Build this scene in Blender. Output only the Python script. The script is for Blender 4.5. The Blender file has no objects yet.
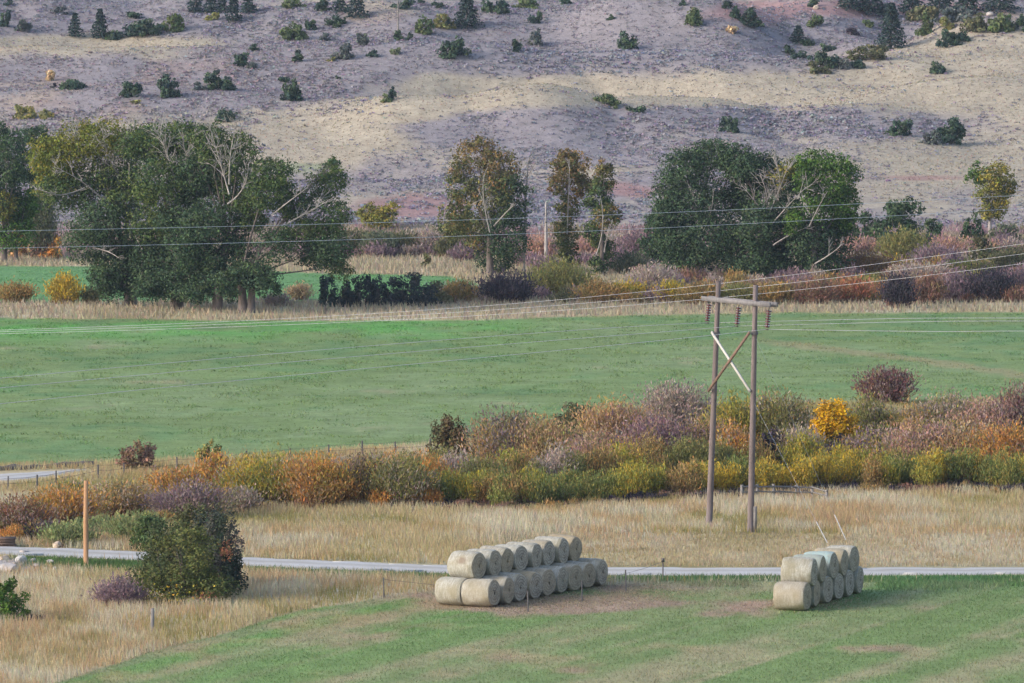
import bpy, math, random
import numpy as np
from mathutils import Vector

# ------------------------------------------------------------------ camera, sky, sun, exposure
SC = bpy.context.scene
COL = SC.collection
F, CX, CY = 6000.0, 512.0, 341.5           # focal length in pixels of the 1024 x 683 frame
CAM_H, HORIZON = 31.0, -13.0
PITCH = math.atan((CY - HORIZON) / F)
cam = bpy.data.objects.new('camera', bpy.data.cameras.new('camera'))
COL.objects.link(cam)
cam.location = (0, 0, CAM_H)
cam.rotation_euler = (math.pi / 2 - PITCH, 0, 0)
cam.data.sensor_width = 36.0
cam.data.lens = 36.0 * F / 1024.0
cam.data.clip_start = 1.0
cam.data.clip_end = 20000.0
SC.camera = cam

SUN_EL, SUN_AZ = math.radians(24), math.atan2(-0.93, -0.37)   # azimuth from +Y towards +X
w = bpy.data.worlds.new('World')
SC.world = w
w.use_nodes = True
nt = w.node_tree
sky = nt.nodes.new('ShaderNodeTexSky')
sky.sky_type = 'NISHITA'
sky.sun_disc = False
sky.sun_elevation = SUN_EL
sky.sun_rotation = SUN_AZ % (2 * math.pi)
sky.air_density = 1.0
sky.dust_density = 2.5
sky.ozone_density = 1.0
nt.links.new(sky.outputs[0], nt.nodes['Background'].inputs[0])
nt.nodes['Background'].inputs[1].default_value = 0.15
sun = bpy.data.objects.new('sun', bpy.data.lights.new('sun', 'SUN'))
COL.objects.link(sun)
sun.data.energy = 1.4
sun.data.angle = math.radians(14)
sun.data.color = (1.0, 0.95, 0.90)
sd = Vector((math.sin(SUN_AZ) * math.cos(SUN_EL), math.cos(SUN_AZ) * math.cos(SUN_EL), math.sin(SUN_EL)))
sun.rotation_euler = sd.to_track_quat('Z', 'Y').to_euler()
SC.view_settings.view_transform = 'Standard'
SC.view_settings.look = 'None'
SC.view_settings.exposure = 1.0
SC.view_settings.gamma = 1.0
SC.cycles.max_bounces = 5
SC.cycles.diffuse_bounces = 2
SC.cycles.transparent_max_bounces = 4

rng = np.random.default_rng(11)
random.seed(4)

# ------------------------------------------------------------------ helpers
def hash2(i, j, s):
    n = (i.astype(np.int64) * 374761393 + j.astype(np.int64) * 668265263 + s * 974634777) & 0x7fffffff
    n = ((n ^ (n >> 13)) * 1274126177) & 0x7fffffff
    return ((n ^ (n >> 16)) & 0xffff) / 65535.0

def vn(x, y, s=0):
    x = np.asarray(x, float); y = np.asarray(y, float)
    xi, yi = np.floor(x), np.floor(y)
    fx, fy = x - xi, y - yi
    fx = fx * fx * (3 - 2 * fx); fy = fy * fy * (3 - 2 * fy)
    a, b = hash2(xi, yi, s), hash2(xi + 1, yi, s)
    c, d = hash2(xi, yi + 1, s), hash2(xi + 1, yi + 1, s)
    return (a * (1 - fx) + b * fx) * (1 - fy) + (c * (1 - fx) + d * fx) * fy - 0.5

def fbm(x, y, s=0, o=3):
    r, a, f = 0, 1.0, 1.0
    for k in range(o):
        r = r + a * vn(np.asarray(x) * f + 17.3 * k, np.asarray(y) * f - 9.1 * k, s + k)
        a *= 0.5; f *= 2.03
    return r

def sstep(a, b, x):
    t = np.clip((x - a) / (b - a), 0, 1)
    return t * t * (3 - 2 * t)

PROF_D = [-400, -20, 0, 20, 165, 230, 700, 745, 785, 820, 855, 900, 950, 1000, 1060, 1150, 1300, 1800, 3000, 9000]
PROF_Z = [29.2, 29.2, 29.2, 28.2, 1.5, 0, 0, 0.8, 4.4, 8.7, 13.4, 18.2, 23.4, 28.0, 34.0, 44, 60, 95, 150, 300]
pd = np.arange(-400, 9001, 5.0)
pz = np.interp(pd, PROF_D, PROF_Z)
ker = np.ones(7) / 7
pz2 = np.convolve(np.pad(pz, 3, mode='edge'), ker, 'valid')

MOUNDS = [(500, 872, 26, 13, -1.8), (120, 935, 40, 11, -1.2), (330, 985, 26, 12, -1.6), (690, 975, 30, 11, -1.6), (180, 800, 30, 10, -0.8), (700, 850, 34, 9, 1.0), (700, 872, 34, 9, -1.0), (900, 870, 24, 8, 0.9), (900, 890, 24, 8, -0.9),
            # centre pixel column, distance, sigma x, sigma y, height
    (500, 838, 22, 15, 2.6), (560, 905, 30, 12, 1.6), (640, 880, 26, 16, -1.2),
    (120, 905, 34, 15, 1.5), (60, 985, 46, 13, -2.6), (60, 940, 40, 13, 1.7), (330, 955, 24, 18, 2.2),
    (200, 985, 20, 14, -2.0), (690, 945, 30, 13, 2.2), (600, 965, 22, 12, 1.6),
    (1010, 935, 16, 16, 2.8), (895, 950, 9, 22, -2.6), (810, 935, 8, 20, -2.0), (850, 970, 14, 14, 2.0),
    (960, 990, 12, 14, -1.8), (420, 985, 26, 10, 1.6), (390, 800, 26, 8, -0.9), (620, 790, 20, 7, 0.9), (170, 860, 26, 12, 1.0)]

def hz(x, y):
    x = np.asarray(x, float); y = np.asarray(y, float)
    yy = y + 16 * fbm(x / 110.0, y / 300.0, 5, 2) * sstep(700, 780, y)
    z = np.interp(yy, pd, pz2)
    for (c, d, sx, sy, h) in MOUNDS:
        mx = (c - CX) / F * d
        z = z + 1.9 * h * np.exp(-((x - mx) / sx) ** 2 - ((y - d) / sy) ** 2)
    m = sstep(765, 860, y)
    z = z + m * 3.0 * fbm(x / 60.0, y / 55.0, 57, 2)
    z = z + m * 4.0 * (np.abs(fbm(x / 24.0 + .6 * vn(y / 40, y / 40, 52), y / 120.0, 51, 2)) - .2)
    z = z + m * (1.9 * fbm(x / 38.0, y / 46.0, 21, 3) + 0.22 * fbm(x / 7.0, y / 7.0, 31, 2))
    z = z + 0.10 * fbm(x / 14.0, y / 14.0, 41, 2) * sstep(240, 300, y) * (1 - m)
    return z

FW = np.array([0, math.cos(PITCH), -math.sin(PITCH)]); UP = np.array([0, math.sin(PITCH), math.cos(PITCH)])

def ground(px, py):
    """first point of the terrain under a point of the photograph"""
    d = FW + np.array([1, 0, 0]) * (px - CX) / F + UP * (CY - py) / F
    t = np.arange(200, 2200, 0.5)
    P = np.array([0, 0, CAM_H]) + t[:, None] * d
    hit = np.nonzero(P[:, 2] <= hz(P[:, 0], P[:, 1]))[0]
    return P[hit[0]] if len(hit) else P[-1]

def at(px, py, y):
    """the point at world distance y under a point of the photograph"""
    d = FW + np.array([1, 0, 0]) * (px - CX) / F + UP * (CY - py) / F
    return np.array([0, 0, CAM_H]) + d * (y / d[1])

def project(x, y, z):
    zc = y * FW[1] + (z - CAM_H) * FW[2]
    yc = y * UP[1] + (z - CAM_H) * UP[2]
    zc = np.maximum(zc, 1.0)
    return CX + F * x / zc, CY - F * yc / zc

def mesh_obj(name, V, faces, mat, parent=None, col=None, smooth=False):
    """V (n,3), faces (m,k) one face size, col per vertex (n,3)"""
    V = np.asarray(V, np.float32); faces = np.asarray(faces, np.int32)
    me = bpy.data.meshes.new(name)
    m, k = faces.shape
    me.vertices.add(len(V)); me.loops.add(m * k); me.polygons.add(m)
    me.vertices.foreach_set('co', V.ravel())
    me.loops.foreach_set('vertex_index', faces.ravel())
    me.polygons.foreach_set('loop_start', np.arange(0, m * k, k, dtype=np.int32))
    me.polygons.foreach_set('loop_total', np.full(m, k, dtype=np.int32))
    if smooth:
        me.polygons.foreach_set('use_smooth', np.ones(m, dtype=bool))
    me.update(calc_edges=True)
    if col is not None:
        a = me.color_attributes.new('Col', 'FLOAT_COLOR', 'POINT')
        c4 = np.ones((len(V), 4), np.float32); c4[:, :3] = col
        a.data.foreach_set('color', c4.ravel())
    me.materials.append(mat)
    o = bpy.data.objects.new(name, me)
    COL.objects.link(o)
    if parent is not None:
        o.parent = parent
    return o

def tag(o, label, cat, group=None):
    o['label'] = label; o['category'] = cat
    if group: o['group'] = group
    return o

def thing(name, label, cat, loc, group=None):
    o = bpy.data.objects.new(name, None)
    COL.objects.link(o)
    o.empty_display_size = 0.3
    o.location = [float(v) for v in loc]
    return tag(o, label, cat, group)

class MB:
    """collects quads"""
    def __init__(s): s.V = []; s.Q = []; s.C = []; s.n = 0
    def add(s, V, Q, c=None):
        V = np.asarray(V, float); Q = np.asarray(Q, int)
        s.V.append(V); s.Q.append(Q + s.n); s.n += len(V)
        s.C.append(np.tile(c if c is not None else (.5, .5, .5), (len(V), 1)) if c is None or np.ndim(c) == 1 else c)
    def tube(s, pts, rad, k=6, c=None, wob=0.0):
        pts = np.asarray(pts, float); n = len(pts)
        rad = np.broadcast_to(rad, (n,)) if np.ndim(rad) == 0 else np.asarray(rad)
        T = np.gradient(pts, axis=0); T /= np.linalg.norm(T, axis=1)[:, None] + 1e-9
        ref = np.array([0, 0, 1.0]) if abs(T[0][2]) < 0.8 else np.array([0, 1.0, 0])
        A = np.cross(T, ref); A /= np.linalg.norm(A, axis=1)[:, None] + 1e-9
        B = np.cross(T, A)
        th = np.arange(k) * 2 * math.pi / k
        r = rad[:, None] * (1 + wob * rng.uniform(-1, 1, (n, k)))
        V = pts[:, None, :] + r[:, :, None] * (np.cos(th)[None, :, None] * A[:, None, :] + np.sin(th)[None, :, None] * B[:, None, :])
        V = V.reshape(-1, 3)
        Q = []
        for i in range(n - 1):
            for j in range(k):
                j2 = (j + 1) % k
                Q.append((i * k + j, i * k + j2, (i + 1) * k + j2, (i + 1) * k + j))
        for base in (0, (n - 1) * k):
            for j in range(1, k - 1, 2):
                Q.append((base, base + j, base + (j + 1) % k, base + (j + 2) % k if j + 2 < k else base))
        Q = [q for q in Q if len(set(q)) == 4] + []
        s.add(V, Q, c)
        # close the two ends with a small point
        for i, base in ((0, 0), (n - 1, (n - 1) * k)):
            cv = np.vstack([V[base:base + k], pts[i:i + 1]])
            if k % 2 == 0:
                s.add(cv, [(k, j, (j + 1) % k, (j + 2) % k) for j in range(0, k, 2)], c)
        return s
    def box(s, c0, size, rot=None, c=None):
        x, y, z = np.asarray(size, float) / 2
        V = np.array([(-x, -y, -z), (x, -y, -z), (x, y, -z), (-x, y, -z), (-x, -y, z), (x, -y, z), (x, y, z), (-x, y, z)])
        if rot is not None: V = V @ np.asarray(rot).T
        s.add(V + np.asarray(c0, float), [(0, 3, 2, 1), (4, 5, 6, 7), (0, 1, 5, 4), (1, 2, 6, 5), (2, 3, 7, 6), (3, 0, 4, 7)], c)
        return s
    def build(s, name, mat, parent=None, smooth=False):
        return mesh_obj(name, np.vstack(s.V), np.vstack(s.Q), mat, parent, np.vstack(s.C), smooth)

# ------------------------------------------------------------------ materials
def new_mat(name):
    m = bpy.data.materials.new(name); m.use_nodes = True
    return m, m.node_tree, m.node_tree.nodes['Principled BSDF']

def nd(t, typ, **kw):
    n = t.nodes.new(typ)
    for k, v in kw.items(): setattr(n, k, v)
    return n

def noise(t, vec, scale, detail=3.0, rough=0.55):
    n = nd(t, 'ShaderNodeTexNoise')
    n.inputs['Scale'].default_value = scale; n.inputs['Detail'].default_value = detail; n.inputs['Roughness'].default_value = rough
    if vec is not None: t.links.new(vec, n.inputs['Vector'])
    return n

def mathn(t, op, a, b=None, clamp=False):
    n = nd(t, 'ShaderNodeMath', operation=op); n.use_clamp = clamp
    for i, v in enumerate((a, b)):
        if v is None: continue
        if isinstance(v, (int, float)): n.inputs[i].default_value = v
        else: t.links.new(v, n.inputs[i])
    return n.outputs[0]

def mapr(t, v, a, b, c, d):
    n = nd(t, 'ShaderNodeMapRange')
    t.links.new(v, n.inputs['Value'])
    for k, x in zip(('From Min', 'From Max', 'To Min', 'To Max'), (a, b, c, d)): n.inputs[k].default_value = x
    return n.outputs['Result']

def mixc(t, fac, a, b, mode='MIX'):
    n = nd(t, 'ShaderNodeMix', data_type='RGBA', blend_type=mode)
    for s, v in ((0, fac), (6, a), (7, b)):
        if isinstance(v, (int, float)): n.inputs[s].default_value = v
        elif isinstance(v, tuple): n.inputs[s].default_value = (*v, 1)
        else: t.links.new(v, n.inputs[s])
    return n.outputs[2]

def leaf_mat(name, trans=0.25, rough=0.7):
    m, t, b = new_mat(name)
    a = nd(t, 'ShaderNodeAttribute', attribute_name='Col')
    d = nd(t, 'ShaderNodeBsdfDiffuse'); tr = nd(t, 'ShaderNodeBsdfTranslucent')
    mx = nd(t, 'ShaderNodeMixShader'); mx.inputs[0].default_value = trans
    t.links.new(a.outputs['Color'], d.inputs['Color']); t.links.new(a.outputs['Color'], tr.inputs['Color'])
    t.links.new(d.outputs[0], mx.inputs[1]); t.links.new(tr.outputs[0], mx.inputs[2])
    t.links.new(mx.outputs[0], t.nodes['Material Output'].inputs['Surface'])
    t.nodes.remove(b)
    return m

def wood_mat(name, c1, c2, zs=0.6, scale=6.0, rough=0.85):
    m, t, b = new_mat(name)
    tc = nd(t, 'ShaderNodeTexCoord'); mp = nd(t, 'ShaderNodeMapping'); mp.inputs['Scale'].default_value = (1, 1, zs)
    t.links.new(tc.outputs['Object'], mp.inputs['Vector'])
    n = noise(t, mp.outputs[0], scale, 5, 0.65)
    c = mixc(t, mapr(t, n.outputs['Fac'], .32, .68, 0, 1), c1, c2)
    t.links.new(c, b.inputs['Base Color']); b.inputs['Roughness'].default_value = rough
    bp = nd(t, 'ShaderNodeBump'); bp.inputs['Strength'].default_value = 0.5; bp.inputs['Distance'].default_value = 0.03
    t.links.new(n.outputs['Fac'], bp.inputs['Height']); t.links.new(bp.outputs[0], b.inputs['Normal'])
    return m

def plain_mat(name, c, rough=0.6, metal=0.0, var=0.25, scale=8.0):
    m, t, b = new_mat(name)
    tc = nd(t, 'ShaderNodeTexCoord'); n = noise(t, tc.outputs['Object'], scale, 4)
    f = mapr(t, n.outputs['Fac'], .3, .7, 1 - var, 1 + var)
    mul = nd(t, 'ShaderNodeVectorMath', operation='SCALE'); mul.inputs[0].default_value = c
    t.links.new(f, mul.inputs['Scale']); t.links.new(mul.outputs[0], b.inputs['Base Color'])
    b.inputs['Roughness'].default_value = rough; b.inputs['Metallic'].default_value = metal
    return m

M_LEAF = leaf_mat('leaves', 0.16)
M_GRASS = leaf_mat('grass_blades', 0.35)
M_TWIG = leaf_mat('twigs', 0.32)
M_BARK = wood_mat('cottonwood_bark', (.075, .06, .055), (.16, .13, .12), .4, 3)
M_DEAD = wood_mat('dead_wood', (.21, .19, .182), (.38, .35, .34), .4, 3)
M_STEM = wood_mat('shrub_stem', (.06, .045, .04), (.14, .11, .09), .4, 8)
M_POLE = wood_mat('weathered_pole', (.10, .078, .075), (.19, .152, .148), .12, 5)
M_NEWPOLE = wood_mat('tan_pole', (.30, .165, .085), (.43, .25, .13), .12, 6)
M_ARM = wood_mat('grey_timber', (.125, .118, .122), (.21, .20, .205), .5, 5)
M_BROWN = wood_mat('brown_timber', (.11, .068, .05), (.20, .13, .095), .4, 5)
M_WHITE = plain_mat('pale_timber', (.44, .425, .40), .7, 0, .12)
M_PORC = plain_mat('brown_porcelain', (.09, .026, .024), .25, 0, .1)
M_WIRE = plain_mat('bright_wire', (.45, .46, .50), .4, 0.2, .05)
M_WIREB = plain_mat('blue_grey_wire', (.36, .42, .52), .4, 0.2, .05)
M_STEEL = plain_mat('fence_steel', (.10, .09, .085), .6, .4, .3)
M_GREYPOST = wood_mat('grey_post', (.14, .128, .12), (.26, .24, .225), .3, 10)
M_ROCK = plain_mat('pale_rock', (.40, .365, .345), .9, 0, .3, 4)
M_ROCKT = plain_mat('tan_rock', (.42, .34, .27), .9, 0, .3, 4)
M_PLASTIC = plain_mat('guy_guard', (.38, .38, .37), .5, 0, .08)

# ------------------------------------------------------------------ layout of the ground, read as lines across the valley
RX = np.array([-1500, 0, 60, 130, 250, 350, 450, 620, 800, 2600])
RY = np.array([542, 551, 553, 556, 562.5, 566.5, 570, 572, 572, 571])
def road_y(px): return np.interp(px, RX, RY)
def field_edge(px): return np.interp(px, [-900, 45, 130, 200, 300, 384, 440, 600, 770, 2600], [1100, 686, 659, 640, 611, 598, 591, 585, 582, 580])
def willow_front(px): return np.interp(px, [-900, 0, 60, 150, 230, 420, 500, 620, 700, 800, 900, 2600], [560, 541, 540, 526, 507, 507, 510, 503, 497, 493, 491, 488])
def main_near(px): return np.interp(px, [-900, 0, 120, 240, 340, 420, 480, 560, 650, 760, 870, 2600], [480, 466, 464, 458, 450, 447, 440, 425, 410, 405, 402, 398])
def main_far(px): return np.interp(px, [-900, 0, 200, 330, 480, 600, 760, 2600], [318, 318, 320, 321, 320, 316, 313, 309])
def back_near(px): return np.interp(px, [-900, 0, 130, 330, 460, 2600], [305, 303, 302, 300, 297, 292])
def back_far(px): return np.interp(px, [-900, 0, 130, 330, 450, 500, 2600], [267, 266, 267, 273, 276, 290, 300])

def lerp(a, b, t): return a * (1 - t[..., None]) + np.asarray(b) * t[..., None]

def cover(x, y, z):
    """what grows where: linear base colour of the ground cover plus some masks"""
    px, py = project(x, y, z)
    px = np.clip(px, -1400, 2500); py = np.clip(py, -60, 1500)
    n1 = fbm(x / 9, y / 14, 1); n2 = fbm(x / 3, y / 5, 2); n3 = fbm(x / 30, y / 60, 3); n4 = fbm(x / 1.2, y / 2.2, 4, 2)
    edge = 3.0 * n2 + 2.0 * n4
    straw = np.array([.38, .305, .17]); pale = np.array([.47, .42, .30]); rust = np.array([.35, .235, .14])
    green = np.array([.175, .248, .10]); green2 = np.array([.21, .262, .122]); bright = np.array([.115, .30, .08])
    soil = np.array([.30, .225, .175]); olive = np.array([.16, .155, .07])
    C = np.tile(straw, (*np.shape(x), 1)).astype(float)
    C = lerp(C, pale, sstep(-.25, .35, n1 + n3)); C = lerp(C, rust, .55 * sstep(.1, .5, n2 + .5 * n3))
    C = lerp(C, olive, .5 * sstep(.15, .5, -n1 + .6 * n2))
    dry = np.ones(np.shape(x))
    # near mown field, cut in swaths that run away from the camera
    near = sstep(-1.5, 1.5, py - field_edge(px) + edge * .6)
    sv = x - 0.40 * (y - 267)
    swath = np.clip(.5 + 1.0 * vn(sv / 1.9, y / 90, 7) + .7 * vn(sv / .7, y / 50, 8), 0, 1)
    g = lerp(np.tile(green, (*np.shape(x), 1)), green2, sstep(.2, .8, swath))
    g = lerp(g, np.array([.155, .285, .09]), .85 * (1 - sstep(-17, -2, sv + 3 * n1)) * sstep(.75, .35, swath) if False else .55 * (1 - sstep(-18, -4, sv + 3 * n1)) * (1 - sstep(.3, .6, swath)))
    g = lerp(g, np.array([.33, .30, .185]), .82 * sstep(.0, .55, .45 * n1 + .5 * n2 + .75 * (swath - .5)))
    g = lerp(g, straw * .9, .4 * sstep(.25, .6, n3 * 1.2 + n2))
    patch = np.exp(-((px - 590) / 170) ** 2 - ((py - 604) / 13) ** 2)
    g = lerp(g, soil * 1.1, .95 * sstep(.30, .75, patch + .8 * n2 + .2 * n1))
    edge_tan = np.exp(-((py - field_edge(px) - 14) / 10) ** 2) * (px < 470)
    g = lerp(g, straw * .85, .6 * edge_tan * sstep(-.3, .3, n1 + n2))
    C = lerp(C, g, near)
    # fresh grass along the lower side of the road
    d = py - road_y(px)
    strip = sstep(2, 4, d) * (1 - sstep(8, 13, d + 3 * n1)) * sstep(215, 260, px)
    strip = np.maximum(strip, sstep(3, 6, d) * (1 - sstep(12, 20, d + 4 * n1)) * (1 - sstep(150, 220, px)) * sstep(-20, 20, px - 10))
    C = lerp(C, np.array([.07, .15, .05]), strip * .9)
    strip2 = sstep(4, 6, d) * (1 - sstep(14, 26, d + 5 * n1)) * np.maximum(.5 * sstep(640, 700, px) * (1 - sstep(740, 780, px)), sstep(850, 900, px) * sstep(-.5, .1, n1 + n3))
    C = lerp(C, np.array([.085, .20, .085]), strip2 * .75)
    dry = dry * (1 - near) * (1 - strip) * (1 - strip2)
    verge = sstep(-12, -5, d) * (1 - sstep(-5, -3, d))
    C = lerp(C, olive * 1.1, .5 * verge)
    rub = sstep(.5, .8, np.exp(-((px - 4) / 40) ** 2 - ((py - 566) / 9) ** 2) + .4 * n2 + .3 * n4)
    C = lerp(C, np.array([.36, .33, .32]), rub); dry = dry * (1 - rub)
    # under the willows
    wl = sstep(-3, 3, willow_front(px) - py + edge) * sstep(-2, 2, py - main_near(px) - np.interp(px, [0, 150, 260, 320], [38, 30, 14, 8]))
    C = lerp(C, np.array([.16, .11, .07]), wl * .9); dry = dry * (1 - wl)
    # the wide green field
    mid = sstep(-1.5, 1.5, main_near(px) - py + edge * .5) * sstep(-1, 1, py - main_far(px) + edge * .25)
    gm = np.tile(np.array([.172, .240, .098]), (*np.shape(x), 1))
    gm = lerp(gm, bright, .9 * np.exp(-((py - 329) / 13) ** 2) * (1 - sstep(430, 600, px)) * sstep(-.35, .1, n3 + n1))
    gm = lerp(gm, np.array([.21, .275, .14]), .6 * sstep(.0, .5, n1 + .7 * n2))
    gm = lerp(gm, np.array([.115, .215, .09]), .7 * sstep(.05, .5, -n1 * .8 + n2 * .8))
    gm = gm * (1 + .16 * vn(x / 30, y / 3.2, 71) + .12 * vn(x / 12, y / 1.6, 72))[..., None]
    trk = np.abs(py - np.interp(px, [740, 800, 900, 1000, 1060], [338, 346, 357, 371, 384]))
    gm = lerp(gm, np.array([.27, .245, .14]), .75 * (1 - sstep(1.5, 5, trk + 3 * n2)) * sstep(735, 800, px))
    gm = lerp(gm, np.array([.28, .27, .16]), .7 * sstep(.22, .5, n2 * .8 + n1 - .4 + .55 * np.exp(-((py - 352) / 10) ** 2 - ((px - 10) / 60) ** 2)))
    C = lerp(C, gm, mid); dry = dry * (1 - mid)
    # verge beyond the field, second field behind the grove
    back = sstep(-1, 1, back_near(px) - py + .5 * edge) * sstep(-1, 1, py - back_far(px) + .4 * edge) * (1 - sstep(470, 500, px))
    C = lerp(C, np.array([.13, .262, .11]), back); dry = dry * (1 - back)
    # foot of the hill
    foot = sstep(-4, 4, 256 - py + 3 * edge) * np.ones(np.shape(x))
    fc = lerp(np.tile(np.array([.27, .19, .18]), (*np.shape(x), 1)), np.array([.33, .26, .20]), sstep(-.2, .3, n1))
    C = lerp(C, fc, foot); dry = dry * (1 - foot)
    # hillside: dry grass and sage, some patches standing in for knoll shading
    hill = sstep(-4, 4, 226 - py + 2.5 * edge)
    tan = np.array([.355, .308, .238]); sg = np.array([.25, .225, .235])
    h1 = fbm(x / 26, y / 34, 61); h2 = fbm(x / 6, y / 9, 62); h3 = fbm(x / 2.0, y / 3.0, 63, 2)
    def blob(a, b, c, d): return np.exp(-((px - a) / c) ** 2 - ((py - b) / d) ** 2)
    gr = (1.25 * blob(800, 92, 330, 20) + 1.0 * blob(470, 88, 130, 14) + .9 * blob(330, 135, 130, 22) + .9 * blob(60, 45, 130, 11) + .8 * blob(960, 160, 150, 30)
          + .8 * blob(890, 205, 120, 22) + .7 * blob(470, 110, 60, 10) + .6 * blob(990, 60, 80, 30) + .5 * blob(290, 155, 70, 10) + .5 * blob(180, 55, 60, 7)
          + .5 * blob(330, 200, 120, 10) + .5 * blob(600, 170, 90, 7)
          - 1.0 * blob(470, 128, 80, 14) + 1.1 * blob(480, 101, 70, 5) + .8 * blob(410, 118, 40, 5) - .9 * blob(120, 18, 160, 10) + .9 * blob(120, 42, 150, 6) - .9 * blob(600, 40, 180, 26) - .8 * blob(330, 55, 160, 24) - .7 * blob(520, 130, 70, 18) - .8 * blob(700, 115, 150, 10) - .6 * blob(120, 75, 150, 18)  # tan crests and darker sage fronts paint the knoll shading into the cover
          - .5 * blob(860, 130, 90, 7) - .7 * blob(640, 150, 140, 9) - .5 * blob(130, 105, 140, 10))
    grassy = sstep(-.25, .65, gr + .75 * h1 + .5 * h2 - .02)
    hc = lerp(np.tile(sg, (*np.shape(x), 1)), tan, grassy)
    hc = lerp(hc, np.array([.40, .35, .27]), .6 * grassy * sstep(.1, .5, h2 + h1 * .5))
    hc = lerp(hc, np.array([.29, .215, .19]), .7 * sstep(.15, .5, h1 * .8 + h2 * .5) * (1 - grassy))
    bank = blob(410, 205, 60, 14) + blob(625, 190, 45, 9) + .8 * blob(770, 178, 100, 4) + .6 * blob(930, 178, 90, 4) + .8 * blob(900, 8, 180, 14) + .6 * blob(740, 15, 70, 12)
    hc = lerp(hc, np.array([.30, .18, .175]), .8 * sstep(.35, .8, bank + .5 * h2))
    hc = lerp(hc, np.array([.24, .27, .17]), .8 * sstep(.4, .8, blob(305, 168, 45, 7) + .3 * h2))
    C = lerp(C, hc, hill)
    C = C * (1 + .16 * n4)[..., None]
    sage = hill * (1 - grassy * .93) * (1 - .6 * sstep(.35, .8, bank + .5 * h2))
    return np.clip(C, .01, .9), dict(dry=dry, near=near, mid=mid, strip=np.maximum(strip, strip2), sage=sage, hill=hill, back=back, px=px, py=py, grassy=grassy * hill, foot=foot * (1 - hill))

# ------------------------------------------------------------------ the ground sheet
def make_ground():
    ys = [-400, -250, -120, -60, -20, 0, 20, 60, 110, 160, 200, 225, 240]
    y = 250.0
    while y < 705:
        ys.append(y); y += max(0.5, 1.6 * y * y / (F * CAM_H))
    y = 705.0
    while y < 1080: ys.append(y); y += 1.3
    ys += [1090, 1105, 1130, 1160, 1200, 1260, 1340, 1450, 1600, 1800, 2100, 2500, 3000, 4000, 5500, 8000]
    ys = np.array(ys)
    u = np.concatenate([[-3, -2, -1.3, -.8, -.5, -.35, -.25, -.2, -.17, -.15], np.linspace(-.135, .135, 330), [.15, .17, .2, .25, .35, .5, .8, 1.3, 2, 3]])
    Y, U = np.meshgrid(ys, u, indexing='ij')
    X = U * np.maximum(Y, 240)
    Z = hz(X, Y)
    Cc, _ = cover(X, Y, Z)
    V = np.stack([X, Y, Z], -1).reshape(-1, 3)
    n, m = X.shape
    idx = np.arange(n * m).reshape(n, m)
    Q = np.stack([idx[:-1, :-1], idx[:-1, 1:], idx[1:, 1:], idx[1:, :-1]], -1).reshape(-1, 4)
    mt, t, b = new_mat('ground_cover')
    a = nd(t, 'ShaderNodeAttribute', attribute_name='Col')
    tc = nd(t, 'ShaderNodeTexCoord')
    nA = noise(t, tc.outputs['Object'], 3.5, 4, .65); nB = noise(t, tc.outputs['Object'], 0.7, 4, .6)
    f = mathn(t, 'MULTIPLY', mapr(t, nA.outputs['Fac'], .25, .75, .78, 1.22), mapr(t, nB.outputs['Fac'], .3, .7, .84, 1.16))
    sc = nd(t, 'ShaderNodeVectorMath', operation='SCALE')
    t.links.new(a.outputs['Color'], sc.inputs[0]); t.links.new(f, sc.inputs['Scale'])
    t.links.new(sc.outputs[0], b.inputs['Base Color'])
    b.inputs['Roughness'].default_value = 1.0; b.inputs['Specular IOR Level'].default_value = 0.1
    bp = nd(t, 'ShaderNodeBump'); bp.inputs['Strength'].default_value = .55; bp.inputs['Distance'].default_value = .15
    t.links.new(nA.outputs['Fac'], bp.inputs['Height']); t.links.new(bp.outputs[0], b.inputs['Normal'])
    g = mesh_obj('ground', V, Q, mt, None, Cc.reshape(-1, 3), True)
    g['kind'] = 'structure'
make_ground()

def ribbon(name, pxs, pys, half, mat, dz=.03, lift=0.0):
    pts = np.array([ground(a, b) for a, b in zip(pxs, pys)])
    d = np.gradient(pts, axis=0); d[:, 2] = 0; d /= np.linalg.norm(d, axis=1)[:, None]
    nrm = np.stack([-d[:, 1], d[:, 0], 0 * d[:, 0]], 1)
    offs = np.linspace(-1, 1, 9)
    h = half + .25 * fbm(pts[:, 0] / 3, pts[:, 1] / 3, 77) * 2
    V = pts[:, None, :] + nrm[:, None, :] * (offs[None, :, None] * h[:, None, None])
    prof = np.where(np.abs(offs) > .9, -.06, .02 + .03 * (1 - offs ** 2) - .025 * np.exp(-((np.abs(offs) - .45) / .12) ** 2))
    V[:, :, 2] = hz(V[:, :, 0], V[:, :, 1]) + dz + prof[None, :] + lift
    n, m = V.shape[:2]
    idx = np.arange(n * m).reshape(n, m)
    Q = np.stack([idx[:-1, :-1], idx[:-1, 1:], idx[1:, 1:], idx[1:, :-1]], -1).reshape(-1, 4)
    oc = .5 + .5 * np.exp(-((np.abs(offs) - .45) / .2) ** 2) - .35 * np.exp(-(offs / .16) ** 2) - .4 * (np.abs(offs) > .8)
    cc = np.clip(np.repeat(oc[None, :], len(V), 0) + .35 * fbm(V[:, :, 0] / 2.5, V[:, :, 1] / 2.5, 78), 0, 1)
    o = mesh_obj(name, V.reshape(-1, 3), Q, mat, None, np.repeat(cc.reshape(-1, 1), 3, 1), True)
    o['kind'] = 'structure'
    return o

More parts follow.
